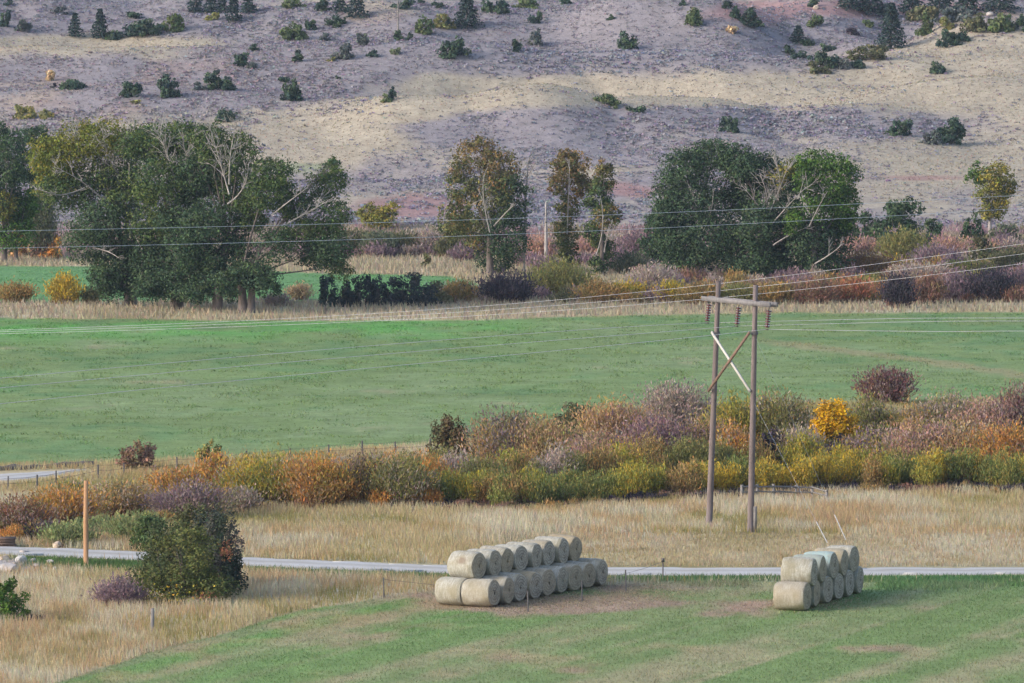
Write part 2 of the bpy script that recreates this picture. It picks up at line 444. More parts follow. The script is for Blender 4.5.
def gravel_mat():
    m, t, b = new_mat('pale_gravel')
    tc = nd(t, 'ShaderNodeTexCoord')
    n1 = noise(t, tc.outputs['Object'], 9, 5, .7); n2 = noise(t, tc.outputs['Object'], .5, 3)
    c = mixc(t, mapr(t, n1.outputs['Fac'], .3, .7, 0, 1), (.36, .355, .36), (.54, .535, .54))
    c = mixc(t, mapr(t, n2.outputs['Fac'], .45, .75, 0, .5), c, (.38, .35, .31))
    a = nd(t, 'ShaderNodeAttribute', attribute_name='Col')
    c = mixc(t, mapr(t, a.outputs['Fac'], 0, 1, .75, 0), c, (.27, .25, .21))
    t.links.new(c, b.inputs['Base Color']); b.inputs['Roughness'].default_value = .95
    bp = nd(t, 'ShaderNodeBump'); bp.inputs['Strength'].default_value = .4; bp.inputs['Distance'].default_value = .04
    t.links.new(n1.outputs['Fac'], bp.inputs['Height']); t.links.new(bp.outputs[0], b.inputs['Normal'])
    return m
M_GRAVEL = gravel_mat()
rp = np.linspace(-560, 1600, 190)
ribbon('gravel_road', rp, road_y(rp), 2.1, M_GRAVEL)
tp = np.linspace(-420, 84, 60)
ribbon('gravel_track', tp, np.interp(tp, [-420, 0, 40, 84], [488, 478, 474.5, 470.5]), np.interp(tp, [-420, 0, 40, 84], [2.8, 2.1, 1.3, .2]), M_GRAVEL)
bp_ = np.linspace(-300, 94, 40); bk = np.array([ground(a, b) for a, b in zip(bp_, np.interp(bp_, [-300, 0, 40, 94], [477, 471.2, 468.6, 466.2]))])
mb = MB(); mb.tube(bk + np.array([0, .5, 0]), .30 + .12 * np.sin(np.arange(40) * 1.7) * np.cos(np.arange(40)), 8, wob=.15)
ob_ = mb.build('earth_bank', plain_mat('dark_earth', (.10, .085, .085), .95, 0, .35, 2), None, True); ob_['kind'] = 'structure'

# ------------------------------------------------------------------ foliage primitives
def jit(c, n, a=.28):
    c = np.asarray(c)
    k = rng.uniform(1 - a, 1 + a, (n, 1)); h = rng.normal(0, .07, (n, 3))
    return np.clip(c * k * (1 + h), .004, .9)

def leaf_quads(P, size, bias=(0, 0, .35), aspect=.62):
    n = len(P)
    nr = rng.normal(0, .75, (n, 3)) + np.asarray(bias); nr /= np.linalg.norm(nr, axis=1)[:, None]
    tv = np.cross(nr, rng.normal(0, 1, (n, 3))); tv /= np.linalg.norm(tv, axis=1)[:, None] + 1e-9
    bv = np.cross(nr, tv)
    s = (np.broadcast_to(size, (n,)) * rng.uniform(.6, 1.4, n))[:, None]
    a = P - tv * s * .55; c = P + tv * s * .55
    b = P + bv * s * .5 * aspect + nr * s * .10; d = P - bv * s * .5 * aspect + nr * s * .10
    return np.stack([a, b, c, d], 1).reshape(-1, 3)

def quads(n): return np.arange(4 * n).reshape(n, 4)

def blade_quads(A, B, wdt):
    """thin upright leaves from A to B, each a narrow rhombus"""
    d = B - A
    s = np.cross(d, rng.normal(0, 1, d.shape)); s /= np.linalg.norm(s, axis=1)[:, None] + 1e-9
    w2 = np.broadcast_to(wdt, (len(A),))[:, None] * .5
    m = A + d * rng.uniform(.35, .65, (len(A), 1))
    return np.stack([A, m + s * w2, B, m - s * w2], 1).reshape(-1, 3)

def pick(pal, n):
    """pal: list of (rgb, weight)"""
    c = np.array([p[0] for p in pal], float); wt = np.array([p[1] for p in pal], float)
    return c[rng.choice(len(pal), n, p=wt / wt.sum())]

PAL = {
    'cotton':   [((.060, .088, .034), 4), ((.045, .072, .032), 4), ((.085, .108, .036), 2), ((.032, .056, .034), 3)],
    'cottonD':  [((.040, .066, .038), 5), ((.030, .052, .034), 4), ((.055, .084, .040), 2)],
    'cottonY':  [((.130, .140, .036), 4), ((.095, .115, .034), 3), ((.20, .17, .04), 1)],
    'bright':   [((.060, .115, .030), 4), ((.080, .135, .034), 3), ((.045, .085, .034), 3)],
    'aspen':    [((.085, .098, .045), 4), ((.12, .115, .05), 3), ((.060, .080, .042), 3), ((.21, .13, .06), 1.6)],
    'rusty':    [((.19, .125, .06), 3), ((.11, .105, .048), 3), ((.15, .10, .055), 3), ((.075, .088, .042), 2)],
    'yellowt':  [((.22, .19, .045), 4), ((.12, .13, .045), 4), ((.28, .20, .05), 1), ((.08, .10, .04), 2)],
    'juniper':  [((.042, .066, .040), 4), ((.058, .082, .040), 3), ((.034, .052, .042), 3)],
    'juniperY': [((.085, .110, .042), 4), ((.062, .085, .038), 4), ((.11, .125, .05), 2)],
    'juniperG': [((.085, .095, .075), 4), ((.065, .080, .068), 3), ((.11, .115, .09), 2)],
    'conifer':  [((.036, .056, .044), 4), ((.048, .070, .052), 3), ((.028, .043, .043), 3)],
    'olive':    [((.15, .15, .06), 4), ((.19, .175, .06), 3), ((.11, .115, .055), 3)],
    'oliveD':   [((.085, .09, .05), 4), ((.115, .11, .06), 3), ((.065, .07, .045), 3)],
    'yellow':   [((.40, .27, .035), 4), ((.24, .20, .05), 3), ((.14, .14, .05), 3)],
    'gold':     [((.62, .36, .02), 6), ((.52, .28, .02), 3), ((.34, .26, .05), 2)],
    'goldgreen': [((.24, .21, .04), 4), ((.34, .23, .04), 2.4), ((.15, .165, .05), 4), ((.11, .13, .05), 2)],
    'orange':   [((.44, .22, .06), 4), ((.36, .17, .06), 3), ((.30, .19, .08), 3), ((.20, .16, .06), 1.5)],
    'peach':    [((.35, .225, .125), 4), ((.31, .21, .145), 3), ((.33, .23, .10), 2), ((.28, .20, .17), 2)],
    'pink':     [((.31, .19, .155), 4), ((.235, .155, .16), 3), ((.29, .19, .115), 2)],
    'mauve':    [((.26, .215, .195), 4), ((.22, .175, .17), 3), ((.31, .25, .21), 2.5), ((.22, .18, .12), 1.5)],
    'purple':   [((.17, .122, .14), 4), ((.13, .095, .115), 3), ((.21, .155, .16), 2)],
    'purpleD':  [((.055, .048, .070), 4), ((.075, .060, .085), 3), ((.045, .045, .055), 3)],
    'redbrown': [((.19, .10, .07), 3), ((.16, .095, .08), 3), ((.15, .10, .085), 3), ((.17, .135, .07), 2)],
    'red':      [((.29, .105, .065), 3), ((.24, .12, .075), 3), ((.22, .16, .08), 3)],
    'rustolive': [((.25, .16, .07), 3), ((.17, .14, .06), 4), ((.33, .19, .07), 2), ((.12, .11, .055), 2)],
    'reed':     [((.16, .19, .085), 4), ((.20, .20, .09), 3), ((.12, .15, .075), 3)],
    'willowG':  [((.12, .145, .05), 4), ((.16, .165, .05), 3), ((.09, .115, .05), 3), ((.27, .20, .06), 1.5)],
    'darkblue': [((.035, .048, .058), 4), ((.045, .056, .060), 3), ((.06, .062, .07), 2)],
    'tan':      [((.36, .28, .18), 4), ((.30, .22, .14), 3)],
    'greengrey': [((.11, .13, .09), 4), ((.14, .15, .11), 3), ((.085, .10, .075), 3)],
    'stem':     [((.16, .095, .075), 4), ((.11, .075, .07), 3), ((.20, .13, .10), 2)],
}

WARM = ('olive', 'oliveD', 'yellow', 'goldgreen', 'orange', 'peach', 'pink', 'mauve', 'purple', 'redbrown', 'red', 'rustolive', 'reed', 'willowG', 'stem', 'tan')
for k_ in PAL:
    f_ = np.array([1.55, 1.53, 1.5]) if k_ in WARM else (np.array([1.45, 1.48, 1.75]) if k_ in ('juniper', 'juniperY', 'juniperG', 'conifer') else np.array([1.25, 1.25, 1.12]))
    if k_ == 'gold': f_ = np.ones(3)
    if k_ in ('orange', 'peach'): f_ = np.array([1.42, 1.38, 1.3])
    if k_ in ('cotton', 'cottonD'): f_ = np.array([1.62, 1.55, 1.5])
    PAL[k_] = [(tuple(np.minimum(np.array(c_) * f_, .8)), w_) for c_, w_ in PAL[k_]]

def leafy_mass(W, H, Dp, pal, n, size, lumps=None, low=0.0):
    """leaves in overlapping uneven lumps filling a dome W x Dp x H on z = 0"""
    k = lumps or int(np.clip(n / 45, 7, 60))
    th = rng.uniform(0, 2 * math.pi, k); ph = np.arcsin(rng.uniform(low, 1, k)); rr = rng.uniform(.12, .80, k) ** .55
    c = np.stack([np.cos(th) * np.cos(ph) * W / 2, np.sin(th) * np.cos(ph) * Dp / 2, np.sin(ph) * H * 1.0], 1) * rr[:, None]
    r = rng.uniform(.28, .56, k) * (8 / max(k, 8)) ** .38
    i = rng.choice(k, n, p=r ** 2 / (r ** 2).sum())
    d = rng.normal(0, 1, (n, 3)); d /= np.linalg.norm(d, axis=1)[:, None]
    P = c[i] + d * (r[i] * rng.uniform(.1, 1.0, n) ** .45)[:, None] * np.array([W / 2, Dp / 2, H * .62])
    P[:, 2] = np.abs(P[:, 2] * .97) + .02
    base = pick(pal, k)
    base = base * rng.uniform(.72, 1.35, (k, 1))
    col = jit(base[i] * .7 + pick(pal, n) * .3, n, .22)
    return leaf_quads(P, size, d * .9 + np.array([0, 0, .3])), np.repeat(col, 4, 0)

def twig_mass(W, H, Dp, pal, n, wdt, stem=PAL['stem'], spread=.5):
    """feathery plumes fanning out of a wide base, each set with short upright leaves"""
    k = int(np.clip(n / 26, 9, 90))
    bth = rng.uniform(0, 2 * math.pi, k); br = rng.uniform(0, 1, k) ** .55
    q = np.stack([np.cos(bth) * br, np.sin(bth) * br], 1)
    top = H * np.sqrt(np.clip(1 - .72 * br ** 2, .06, 1)) * rng.uniform(.62, 1.06, k)
    T = np.stack([q[:, 0] * W / 2 * .92, q[:, 1] * Dp / 2 * .92, top], 1)
    B = np.stack([q[:, 0] * W / 2 * spread, q[:, 1] * Dp / 2 * spread, np.zeros(k)], 1)
    i = rng.integers(0, k, n)
    t = rng.uniform(0, 1, n) ** .62
    bow = np.stack([q[:, 0] * W * .07, q[:, 1] * Dp * .07, 0 * top], 1)
    P = B[i] + (T - B)[i] * t[:, None] - bow[i] * (4 * t * (1 - t))[:, None]
    sg = (.055 + .075 * t) * (.6 * W + .4 * H)
    P = P + rng.normal(0, 1, (n, 3)) * sg[:, None] * np.array([.8, .8 * Dp / W, .45])
    P[:, 2] = np.abs(P[:, 2]) + .01
    ax = (T - B)[i]; ax = ax / (np.linalg.norm(ax, axis=1)[:, None] + 1e-9)
    d = ax + rng.normal(0, .34, (n, 3)); d /= np.linalg.norm(d, axis=1)[:, None]
    L = wdt * rng.uniform(1.8, 5.5, n)
    base = pick(pal, k)
    cu = jit(base[i] * .68 + pick(pal, n) * .32, n, .22); cl = jit(pick(stem, n), n)
    f = sstep(.10, .40, t + rng.normal(0, .12, n))[:, None]
    col = cl * (1 - f) + cu * f
    return blade_quads(P - d * L[:, None] * .5, P + d * L[:, None] * .5, wdt * rng.uniform(.7, 1.5, n)), np.repeat(col, 4, 0)

def stems(H, W, parent, mat=M_STEM, n=5):
    mb = MB()
    for k in range(n):
        a = rng.uniform(0, 2 * math.pi); r = rng.uniform(.05, .3) * W
        e = np.array([math.cos(a) * r, math.sin(a) * r * .8, H * rng.uniform(.45, .8)])
        s0 = np.array([math.cos(a), math.sin(a), 0]) * .06 * W; s0[2] = -.05
        p = np.array([s0, s0 * .5 + e * .45 + rng.normal(0, .03 * W, 3), e])
        mb.tube(p, [max(.012 * H, .02), max(.009 * H, .015), .008], 4)
    return mb.build('stems', mat, parent)

GW_NAME = 'autumn willows of the creek belt'
MIXED = ('olive', 'oliveD', 'mauve', 'purple', 'goldgreen', 'rustolive', 'mauve')
def shrub(label, px, py, wpx, hpx, pal, kind='leafy', name='shrub', cat='shrub', group=None, dens=1.0, extra=None, deep=.85, leaf=None):
    """one shrub standing at the ground under (px, py), wpx x hpx big as seen from the road below"""
    P = ground(px, py); m = P[1] / F
    W, H = wpx * m, hpx * m
    P = P - np.array([0, 0, .04])
    pl = PAL[pal] if isinstance(pal, str) else pal
    n = int(np.clip(wpx * hpx * 1.6 * dens, 50, 12000))
    Dp = min(W * deep, 14)
    if group == GW_NAME and kind == 'twig':
        pl = pl + [(cc, ww * .16) for nm in rng.choice(MIXED, 3, replace=False) for cc, ww in PAL[nm]]
    if kind == 'leafy':
        V, c = leafy_mass(W, H, Dp, pl, n, (leaf or 2.5) * m)
    elif kind == 'twig':
        V, c = twig_mass(W, H, Dp, pl, int(n * 1.9), (leaf or .92) * m)
    elif kind == 'tuft':
        V, c = twig_mass(W, H, Dp, pl, n, 1.2 * m, pl, .7)
    V = V * np.array([W / 2 / np.percentile(np.abs(V[:, 0]), 97), 1, H / np.percentile(V[:, 2], 98.5)]) * np.array([.90, .95, .92])
    if extra:
        for (dx, dz, rw, rh, ep, frac) in extra:       # a differently coloured patch of leaves
            ne = int(n * frac)
            Pe = np.stack([rng.normal(dx * W, rw * W, ne), rng.normal(-.28 * Dp, .12 * Dp, ne), np.abs(rng.normal(dz * H, rh * H, ne))], 1)
            V = np.vstack([V, leaf_quads(Pe, (leaf or 2.5) * m)]); c = np.vstack([c, np.repeat(jit(pick(PAL[ep], ne), ne), 4, 0)])
    mat = M_LEAF if kind == 'leafy' else M_TWIG
    if group == GW_NAME and kind == 'twig':
        V = V * np.array([1.16, 1.1, 1.05])
    if wpx * hpx < 420:
        o = mesh_obj(name, V, quads(len(V) // 4), mat, None, c)
        o.location = P
        return tag(o, label, cat, group)
    t = thing(name, label, cat, P, group)
    mesh_obj('foliage', V, quads(len(V) // 4), mat, t, c)
    stems(H, W, t)
    return t

def conifer(label, px, py, wpx, hpx, pal='conifer', group=None, name='conifer'):
    P = ground(px, py); m = P[1] / F
    W, H = wpx * m, hpx * m
    t = thing(name, label, 'tree', P, group)
    mb = MB(); mb.tube([(0, 0, -.1), (.03 * H * rng.uniform(-1, 1), 0, H * .5), (0, 0, H * .97)], [.028 * H, .018 * H, .004 * H], 6)
    mb.build('trunk', M_BARK, t)
    n = int(np.clip(wpx * hpx * 2.4, 250, 4500))
    lv = int(max(7, hpx / 3))
    z0 = rng.integers(0, lv, n) / lv
    z = .10 + .88 * (z0 + rng.uniform(0, .5 / lv, n))
    nb = 7
    a = (rng.integers(0, nb, n) / nb + z0 * 3.7 + rng.normal(0, .022, n)) * 2 * math.pi
    irr = .72 + .5 * hash2((z0 * lv).astype(int), (np.floor(a * nb / 2 / math.pi + .5) % nb).astype(int), 9)
    rmax = W / 2 * np.clip(1.08 - z, .03, 1) ** .85 * irr * 1.25
    rr = np.sqrt(rng.uniform(.02, 1, n))
    Pp = np.stack([np.cos(a) * rmax * rr, np.sin(a) * rmax * rr, H * z - rr * rmax * .28 + rng.normal(0, .01 * H, n)], 1)
    V = leaf_quads(Pp, 2.3 * m, (0, 0, .9))
    mesh_obj('crown', V, quads(n), M_LEAF, t, np.repeat(jit(pick(PAL[pal], n), n), 4, 0))
    return t

def bez(a, b, c, n=7):
    t = np.linspace(0, 1, n)[:, None]
    return (1 - t) ** 2 * a + 2 * t * (1 - t) * b + t * t * c

def tree(label, px, py, top, lobes, pal, trunk_r=.45, fork=.25, lean=0, dens=1.0, name='cottonwood_tree', group=None, leaf=2.4, extra_trunk=None, dead=(), bark=M_BARK, depth=None, gap=.54, palmix=None, dist=None):
    """tapered trunk, a limb to every lobe, leaves in clumps; lobes and dead limbs are given as offsets (dx, up, rx, rz) in photo pixels from the foot"""
    P = ground(px, py) if dist is None else at(px, py, dist)
    if dist is not None: P[2] = hz(P[0], P[1])
    m = P[1] / F
    H = top * m
    t = thing(name, label, 'tree', P - np.array([0, 0, .1]), group)
    mb = MB()
    ft = np.array([lean * m, 0, fork * H])
    tr = bez(np.array([0, 0, 0.]), np.array([lean * m * .2, 0, fork * H * .5]), ft, 6)
    mb.tube(tr, np.linspace(trunk_r * 1.0, trunk_r * .75, 6) + np.array([.18, .05, 0, 0, 0, 0]) * trunk_r, 9, wob=.06)
    if extra_trunk:
        for (dx, ex, eu, r) in extra_trunk:
            mb.tube(bez(np.array([dx * m, -.2, 0]), np.array([dx * m, -.2, eu * m * .5]), np.array([ex * m, 0, eu * m]), 6), np.linspace(r * 1.2, r * .6, 6), 8, wob=.06)
    LV, LC = [], []
    cols_all = PAL[pal] if isinstance(pal, str) else pal
    for li, lb in enumerate(lobes):
        dx, up, rx, rz = lb[:4]
        lp = PAL[lb[4]] if len(lb) > 4 and lb[4] else cols_all
        ds = lb[5] if len(lb) > 5 else 1.0
        ry = rx * rng.uniform(.75, 1.0)
        dy = rng.uniform(-1, 1) * (depth if depth is not None else top * .16)
        c = np.array([dx, dy, up]) * m
        R = np.array([rx, ry, rz]) * m
        # limb
        e = c + np.array([0, 0, .15 * R[2]])
        st = ft * rng.uniform(.82, 1.0)
        mid = st * .45 + e * .55 + np.array([(st[0] - e[0]) * .18, 0, -.06 * H * rng.uniform(0, 1)])
        lim = bez(st, mid, e, 8)
        r0 = trunk_r * rng.uniform(.22, .34)
        mb.tube(lim, np.linspace(r0, r0 * .22, 8), 6, wob=.08)
        for _ in range(4):                              # smaller limbs inside the lobe
            s0 = lim[rng.integers(4, 8)]
            d = rng.normal(0, 1, 3); d[2] = abs(d[2]); d /= np.linalg.norm(d)
            e2 = c + d * R * .9
            mb.tube(bez(s0, (s0 + e2) / 2 + rng.normal(0, .06, 3) * R, e2, 5), np.linspace(r0 * .28, r0 * .07, 5), 4)
        n = int(rx * rz * math.pi * 2.1 * dens * ds)
        k = max(8, int(n / 26))
        d = rng.normal(0, 1, (k, 3)); d /= np.linalg.norm(d, axis=1)[:, None]
        cc = c + d * R * (rng.uniform(.12, 1.0, k) ** .45)[:, None]
        cr = rng.uniform(.14, .30, k) * R.mean() + .12
        sel = rng.choice(k, n, p=(cr ** 1.5) / (cr ** 1.5).sum())
        q = rng.normal(0, 1, (n, 3)) * gap
        Pp = cc[sel] + q * cr[sel][:, None] * np.array([1.15, 1.15, .8])
        Pp[:, 2] = np.maximum(Pp[:, 2], .3)
        b = pick(lp, k)
        qn = q / (np.linalg.norm(q, axis=1)[:, None] + 1e-6); on = (cc[sel] - c) / R.mean()
        LV.append(leaf_quads(Pp, leaf * m, qn * .9 + on * .45 + np.array([0, 0, .3]))); LC.append(np.repeat(jit((b * rng.uniform(.72, 1.4, (k, 1)))[sel] * .75 + pick(lp, n) * .25, n, .25), 4, 0))
    mb.build('trunk', bark, t, True)
    V = np.vstack(LV)
    mesh_obj('crown', V, quads(len(V) // 4), M_LEAF, t, np.vstack(LC))
    if dead:
        db = MB()
        for (x0, u0, x1, u1, n, sp) in dead:          # bare pale limbs: from, to, twigs, spread
            a = np.array([x0 * m, rng.uniform(-.5, 0) * 6, u0 * m]); e = np.array([x1 * m, a[1] - rng.uniform(1.0, 3.5) * (depth or top * .16) * m * .6, u1 * m])
            L = np.linalg.norm(e - a)
            lim = bez(a, (a + e) / 2 + rng.normal(0, .10, 3) * L, e, 8)
            db.tube(lim, np.linspace(.085, .025, 8), 5, wob=.1)
            for _ in range(n):
                s0 = lim[rng.integers(2, 8)]
                d = (e - a) / L + rng.normal(0, .55, 3); d[2] += .35; d /= np.linalg.norm(d)
                l2 = sp * m * rng.uniform(.4, 1.0)
                e2 = s0 + d * l2
                tw = bez(s0, s0 + d * l2 * .5 + rng.normal(0, .14, 3) * l2, e2, 5)
                db.tube(tw, np.linspace(.032, .012, 5), 4)
                for _ in range(5):
                    s1 = tw[rng.integers(1, 4)]; d2 = d + rng.normal(0, .6, 3); d2 /= np.linalg.norm(d2)
                    db.tube(np.array([s1, s1 + d2 * l2 * .25 + rng.normal(0, .03, 3) * l2, s1 + d2 * l2 * .5]), [.02, .015, .008], 4)
        db.build('dead_limbs', M_DEAD, t)
    return t

# ------------------------------------------------------------------ trees of the valley floor
G1 = 'old cottonwoods in the left grove'
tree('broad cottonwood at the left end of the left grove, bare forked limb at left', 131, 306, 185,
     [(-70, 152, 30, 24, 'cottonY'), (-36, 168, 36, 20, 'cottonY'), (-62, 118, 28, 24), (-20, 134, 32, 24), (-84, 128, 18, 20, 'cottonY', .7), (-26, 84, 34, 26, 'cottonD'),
      (-44, 62, 24, 20, 'cottonD', .7), (-10, 42, 32, 26, 'cottonD'), (18, 60, 26, 30, 'cottonD'), (-26, 30, 18, 20, 'cottonD', .8), (10, 165, 24, 18), (-2, 108, 26, 22), (22, 34, 24, 18, 'cottonD'), (-10, 18, 26, 12, 'cottonD', .8)],  # low dark lobes put the shadow beneath the grove into leaf colour
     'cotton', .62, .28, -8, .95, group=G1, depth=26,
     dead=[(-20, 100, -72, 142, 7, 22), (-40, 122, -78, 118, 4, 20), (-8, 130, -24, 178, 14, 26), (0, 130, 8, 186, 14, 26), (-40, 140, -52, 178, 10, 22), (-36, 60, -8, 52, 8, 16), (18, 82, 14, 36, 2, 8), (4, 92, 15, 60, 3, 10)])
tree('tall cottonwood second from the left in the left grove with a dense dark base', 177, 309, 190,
     [(-28, 166, 30, 20), (6, 170, 32, 18), (-14, 130, 34, 26), (18, 130, 26, 24, 'cottonD'), (10, 92, 30, 26, 'cottonD'), (-22, 88, 26, 22), (-20, 48, 28, 26, 'cottonD'), (14, 50, 24, 26, 'cottonD'), (-4, 26, 28, 16, 'cottonD'), (-26, 26, 20, 15, 'cottonD'), (26, 26, 20, 15, 'cottonD')],  # low dark side lobes added for the shadow between the trunks
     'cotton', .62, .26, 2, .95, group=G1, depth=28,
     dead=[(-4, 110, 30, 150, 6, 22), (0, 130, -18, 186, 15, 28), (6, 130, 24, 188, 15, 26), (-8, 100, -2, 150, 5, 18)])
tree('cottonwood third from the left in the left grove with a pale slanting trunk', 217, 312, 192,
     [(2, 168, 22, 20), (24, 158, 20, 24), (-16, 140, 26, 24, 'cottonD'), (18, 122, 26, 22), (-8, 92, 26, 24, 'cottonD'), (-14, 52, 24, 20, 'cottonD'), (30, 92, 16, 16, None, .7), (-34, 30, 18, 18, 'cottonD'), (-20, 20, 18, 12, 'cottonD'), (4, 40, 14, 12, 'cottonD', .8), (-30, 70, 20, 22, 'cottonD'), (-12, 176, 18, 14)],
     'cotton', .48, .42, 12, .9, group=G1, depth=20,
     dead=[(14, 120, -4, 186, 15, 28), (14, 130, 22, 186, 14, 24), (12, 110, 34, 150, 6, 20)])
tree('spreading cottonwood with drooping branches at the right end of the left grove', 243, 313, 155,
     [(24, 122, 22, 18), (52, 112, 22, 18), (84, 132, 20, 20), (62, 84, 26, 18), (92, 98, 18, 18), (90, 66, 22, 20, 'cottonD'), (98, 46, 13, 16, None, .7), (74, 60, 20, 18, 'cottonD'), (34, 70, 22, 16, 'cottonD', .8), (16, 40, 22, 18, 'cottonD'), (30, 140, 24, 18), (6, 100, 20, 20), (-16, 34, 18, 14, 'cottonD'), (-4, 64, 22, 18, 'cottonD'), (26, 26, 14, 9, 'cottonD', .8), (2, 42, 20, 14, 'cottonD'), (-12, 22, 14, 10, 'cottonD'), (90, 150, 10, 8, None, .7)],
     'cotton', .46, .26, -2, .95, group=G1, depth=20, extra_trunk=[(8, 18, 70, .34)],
     dead=[(46, 92, 92, 118, 9, 20), (30, 100, 66, 128, 5, 16), (60, 80, 104, 78, 4, 16)])
G2 = 'trees behind the second field at the left edge'
tree('dark tree cut by the left edge of the photo behind the left grove', 4, 262, 150, [(-12, 128, 18, 18), (8, 118, 16, 16), (0, 90, 20, 22), (-14, 60, 18, 20), (10, 56, 14, 20), (14, 92, 12, 16)], 'cottonD', .4, .2, group=G2)
tree('round dark tree between the left edge tree and the grove, crown against the hillside', 40, 258, 145, [(-6, 120, 16, 16), (14, 106, 14, 18), (-12, 92, 14, 18), (6, 76, 18, 20), (-4, 46, 18, 18)], 'cottonD', .4, .25, group=G2)
tree('low olive green tree with a yellow side at the left edge', 16, 262, 80, [(-14, 56, 16, 16, 'yellowt'), (6, 50, 18, 18), (-4, 28, 24, 16), (12, 64, 10, 10)], 'bright', .3, .2, group=G2)
shrub('blue green feathery willow between two dark trees near the left edge', 42, 259, 34, 72, 'greengrey', 'twig', 'willow_shrub', group=G2)
shrub('tan brown bush beyond the second field near the left edge', 30, 258, 44, 36, 'peach', 'leafy', 'bush', group='bushes beyond the second field')
shrub('orange gold bush beside the tan bush beyond the second field', 52, 259, 26, 24, 'orange', 'leafy', 'bush', group='bushes beyond the second field')

G3 = 'loose autumn trees in the middle'
tree('large loose cottonwood with rusty top left of the two slender trees', 490, 276, 145,
     [(-14, 124, 22, 18, 'rusty'), (12, 108, 20, 22, 'rusty'), (-26, 92, 18, 20), (2, 84, 24, 24), (24, 78, 16, 26, 'cottonD'), (-36, 52, 16, 14, 'aspen'), (-10, 48, 24, 22), (18, 42, 22, 26, 'cottonD'), (6, 18, 24, 16, 'cottonD'), (-30, 110, 12, 12, 'rusty', .6)],
     'aspen', .42, .3, 0, .72, group=G3, dead=[(0, 46, -2, 112, 5, 14), (4, 52, 26, 76, 4, 14), (2, 28, -12, 90, 4, 12)])
tree('slender autumn tree left of a thinner one, rusty crown on a narrow stem', 567, 272, 122,
     [(2, 106, 20, 16, 'rusty'), (0, 118, 12, 8, 'rusty'), (16, 88, 14, 14, 'rusty'), (-8, 88, 12, 10, 'rusty', .8), (0, 66, 11, 14), (-3, 40, 14, 18), (2, 18, 12, 12)], 'aspen', .26, .5, 0, 1.0, group=G3, dead=[(0, 40, 2, 106, 5, 12)])
tree('narrow upright autumn tree nearest the dark right grove', 602, 276, 112,
     [(2, 98, 12, 13, 'aspen'), (2, 110, 8, 7, 'rusty'), (-4, 76, 14, 15), (6, 62, 13, 14, 'aspen'), (-6, 44, 12, 14), (4, 28, 12, 12), (-2, 14, 11, 10)], 'cotton', .24, .5, 0, 1.0, group=G3, dead=[(-6, 24, -2, 80, 4, 10), (2, 26, 10, 60, 3, 10)])

def snag(label, px, py, hpx, r, twigs, lean=0, group='dead standing snags'):
    P = ground(px, py); m = P[1] / F; H = hpx * m
    mb = MB()
    tr = bez(np.array([0, 0, -.1]), np.array([0, .1, H * .5]), np.array([lean * m, 0, H]), 9)
    mb.tube(tr, np.linspace(r, r * .35, 9), 7, wob=.1)
    for k in range(twigs):
        s0 = tr[rng.integers(3, 9)]; d = rng.normal(0, 1, 3); d[2] = abs(d[2]) + .3; d /= np.linalg.norm(d); L = H * rng.uniform(.1, .25)
        mb.tube(bez(s0, s0 + d * L * .5 + rng.normal(0, .05, 3) * L, s0 + d * L), np.linspace(.06, .02, 7), 4)
    o = mb.build('dead_snag', M_DEAD if r > .22 else M_GREYPOST, None, True)
    o.location = P
    return tag(o, label, 'dead tree', group)
snag('broken pale snag standing just left of the slender autumn tree', 546, 264, 62, .25, 3)
snag('thin dark dead tree at the right side of the loose rusty cottonwood', 524, 276, 112, .16, 16, 4)
snag('thin bare pole of a dead tree high on the hillside, top of the photo', 398, 33, 40, .15, 4)

G4 = 'trees of the dense right grove'
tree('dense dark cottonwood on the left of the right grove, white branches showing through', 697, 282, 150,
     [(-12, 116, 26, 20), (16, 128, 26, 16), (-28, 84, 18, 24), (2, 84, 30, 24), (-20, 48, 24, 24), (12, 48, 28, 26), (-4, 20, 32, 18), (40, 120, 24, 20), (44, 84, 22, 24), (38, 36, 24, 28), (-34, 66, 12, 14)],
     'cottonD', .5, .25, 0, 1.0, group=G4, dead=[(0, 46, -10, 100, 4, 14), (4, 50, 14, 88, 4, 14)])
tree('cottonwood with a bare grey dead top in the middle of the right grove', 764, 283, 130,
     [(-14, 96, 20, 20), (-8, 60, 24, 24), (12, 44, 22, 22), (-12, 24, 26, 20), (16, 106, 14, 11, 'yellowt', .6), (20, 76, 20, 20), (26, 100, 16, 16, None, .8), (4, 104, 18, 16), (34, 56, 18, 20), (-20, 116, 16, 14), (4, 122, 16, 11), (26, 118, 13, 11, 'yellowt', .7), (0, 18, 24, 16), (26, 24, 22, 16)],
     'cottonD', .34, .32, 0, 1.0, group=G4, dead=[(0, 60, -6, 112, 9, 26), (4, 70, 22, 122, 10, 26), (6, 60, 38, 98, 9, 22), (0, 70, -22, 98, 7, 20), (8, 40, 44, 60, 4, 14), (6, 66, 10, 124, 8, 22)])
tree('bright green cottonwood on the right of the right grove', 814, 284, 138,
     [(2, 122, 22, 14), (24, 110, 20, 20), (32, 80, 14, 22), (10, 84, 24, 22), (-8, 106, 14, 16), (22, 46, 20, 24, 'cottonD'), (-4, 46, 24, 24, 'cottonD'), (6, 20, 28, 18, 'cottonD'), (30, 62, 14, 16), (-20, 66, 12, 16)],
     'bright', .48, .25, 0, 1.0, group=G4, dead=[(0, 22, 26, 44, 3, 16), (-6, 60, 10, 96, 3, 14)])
tree('small rounded tree hugging the left foot of the right grove', 668, 268, 62, [(-10, 44, 14, 14), (6, 34, 16, 16), (-14, 22, 16, 14), (4, 14, 18, 12)], 'cottonD', .2, .3, group=G4)
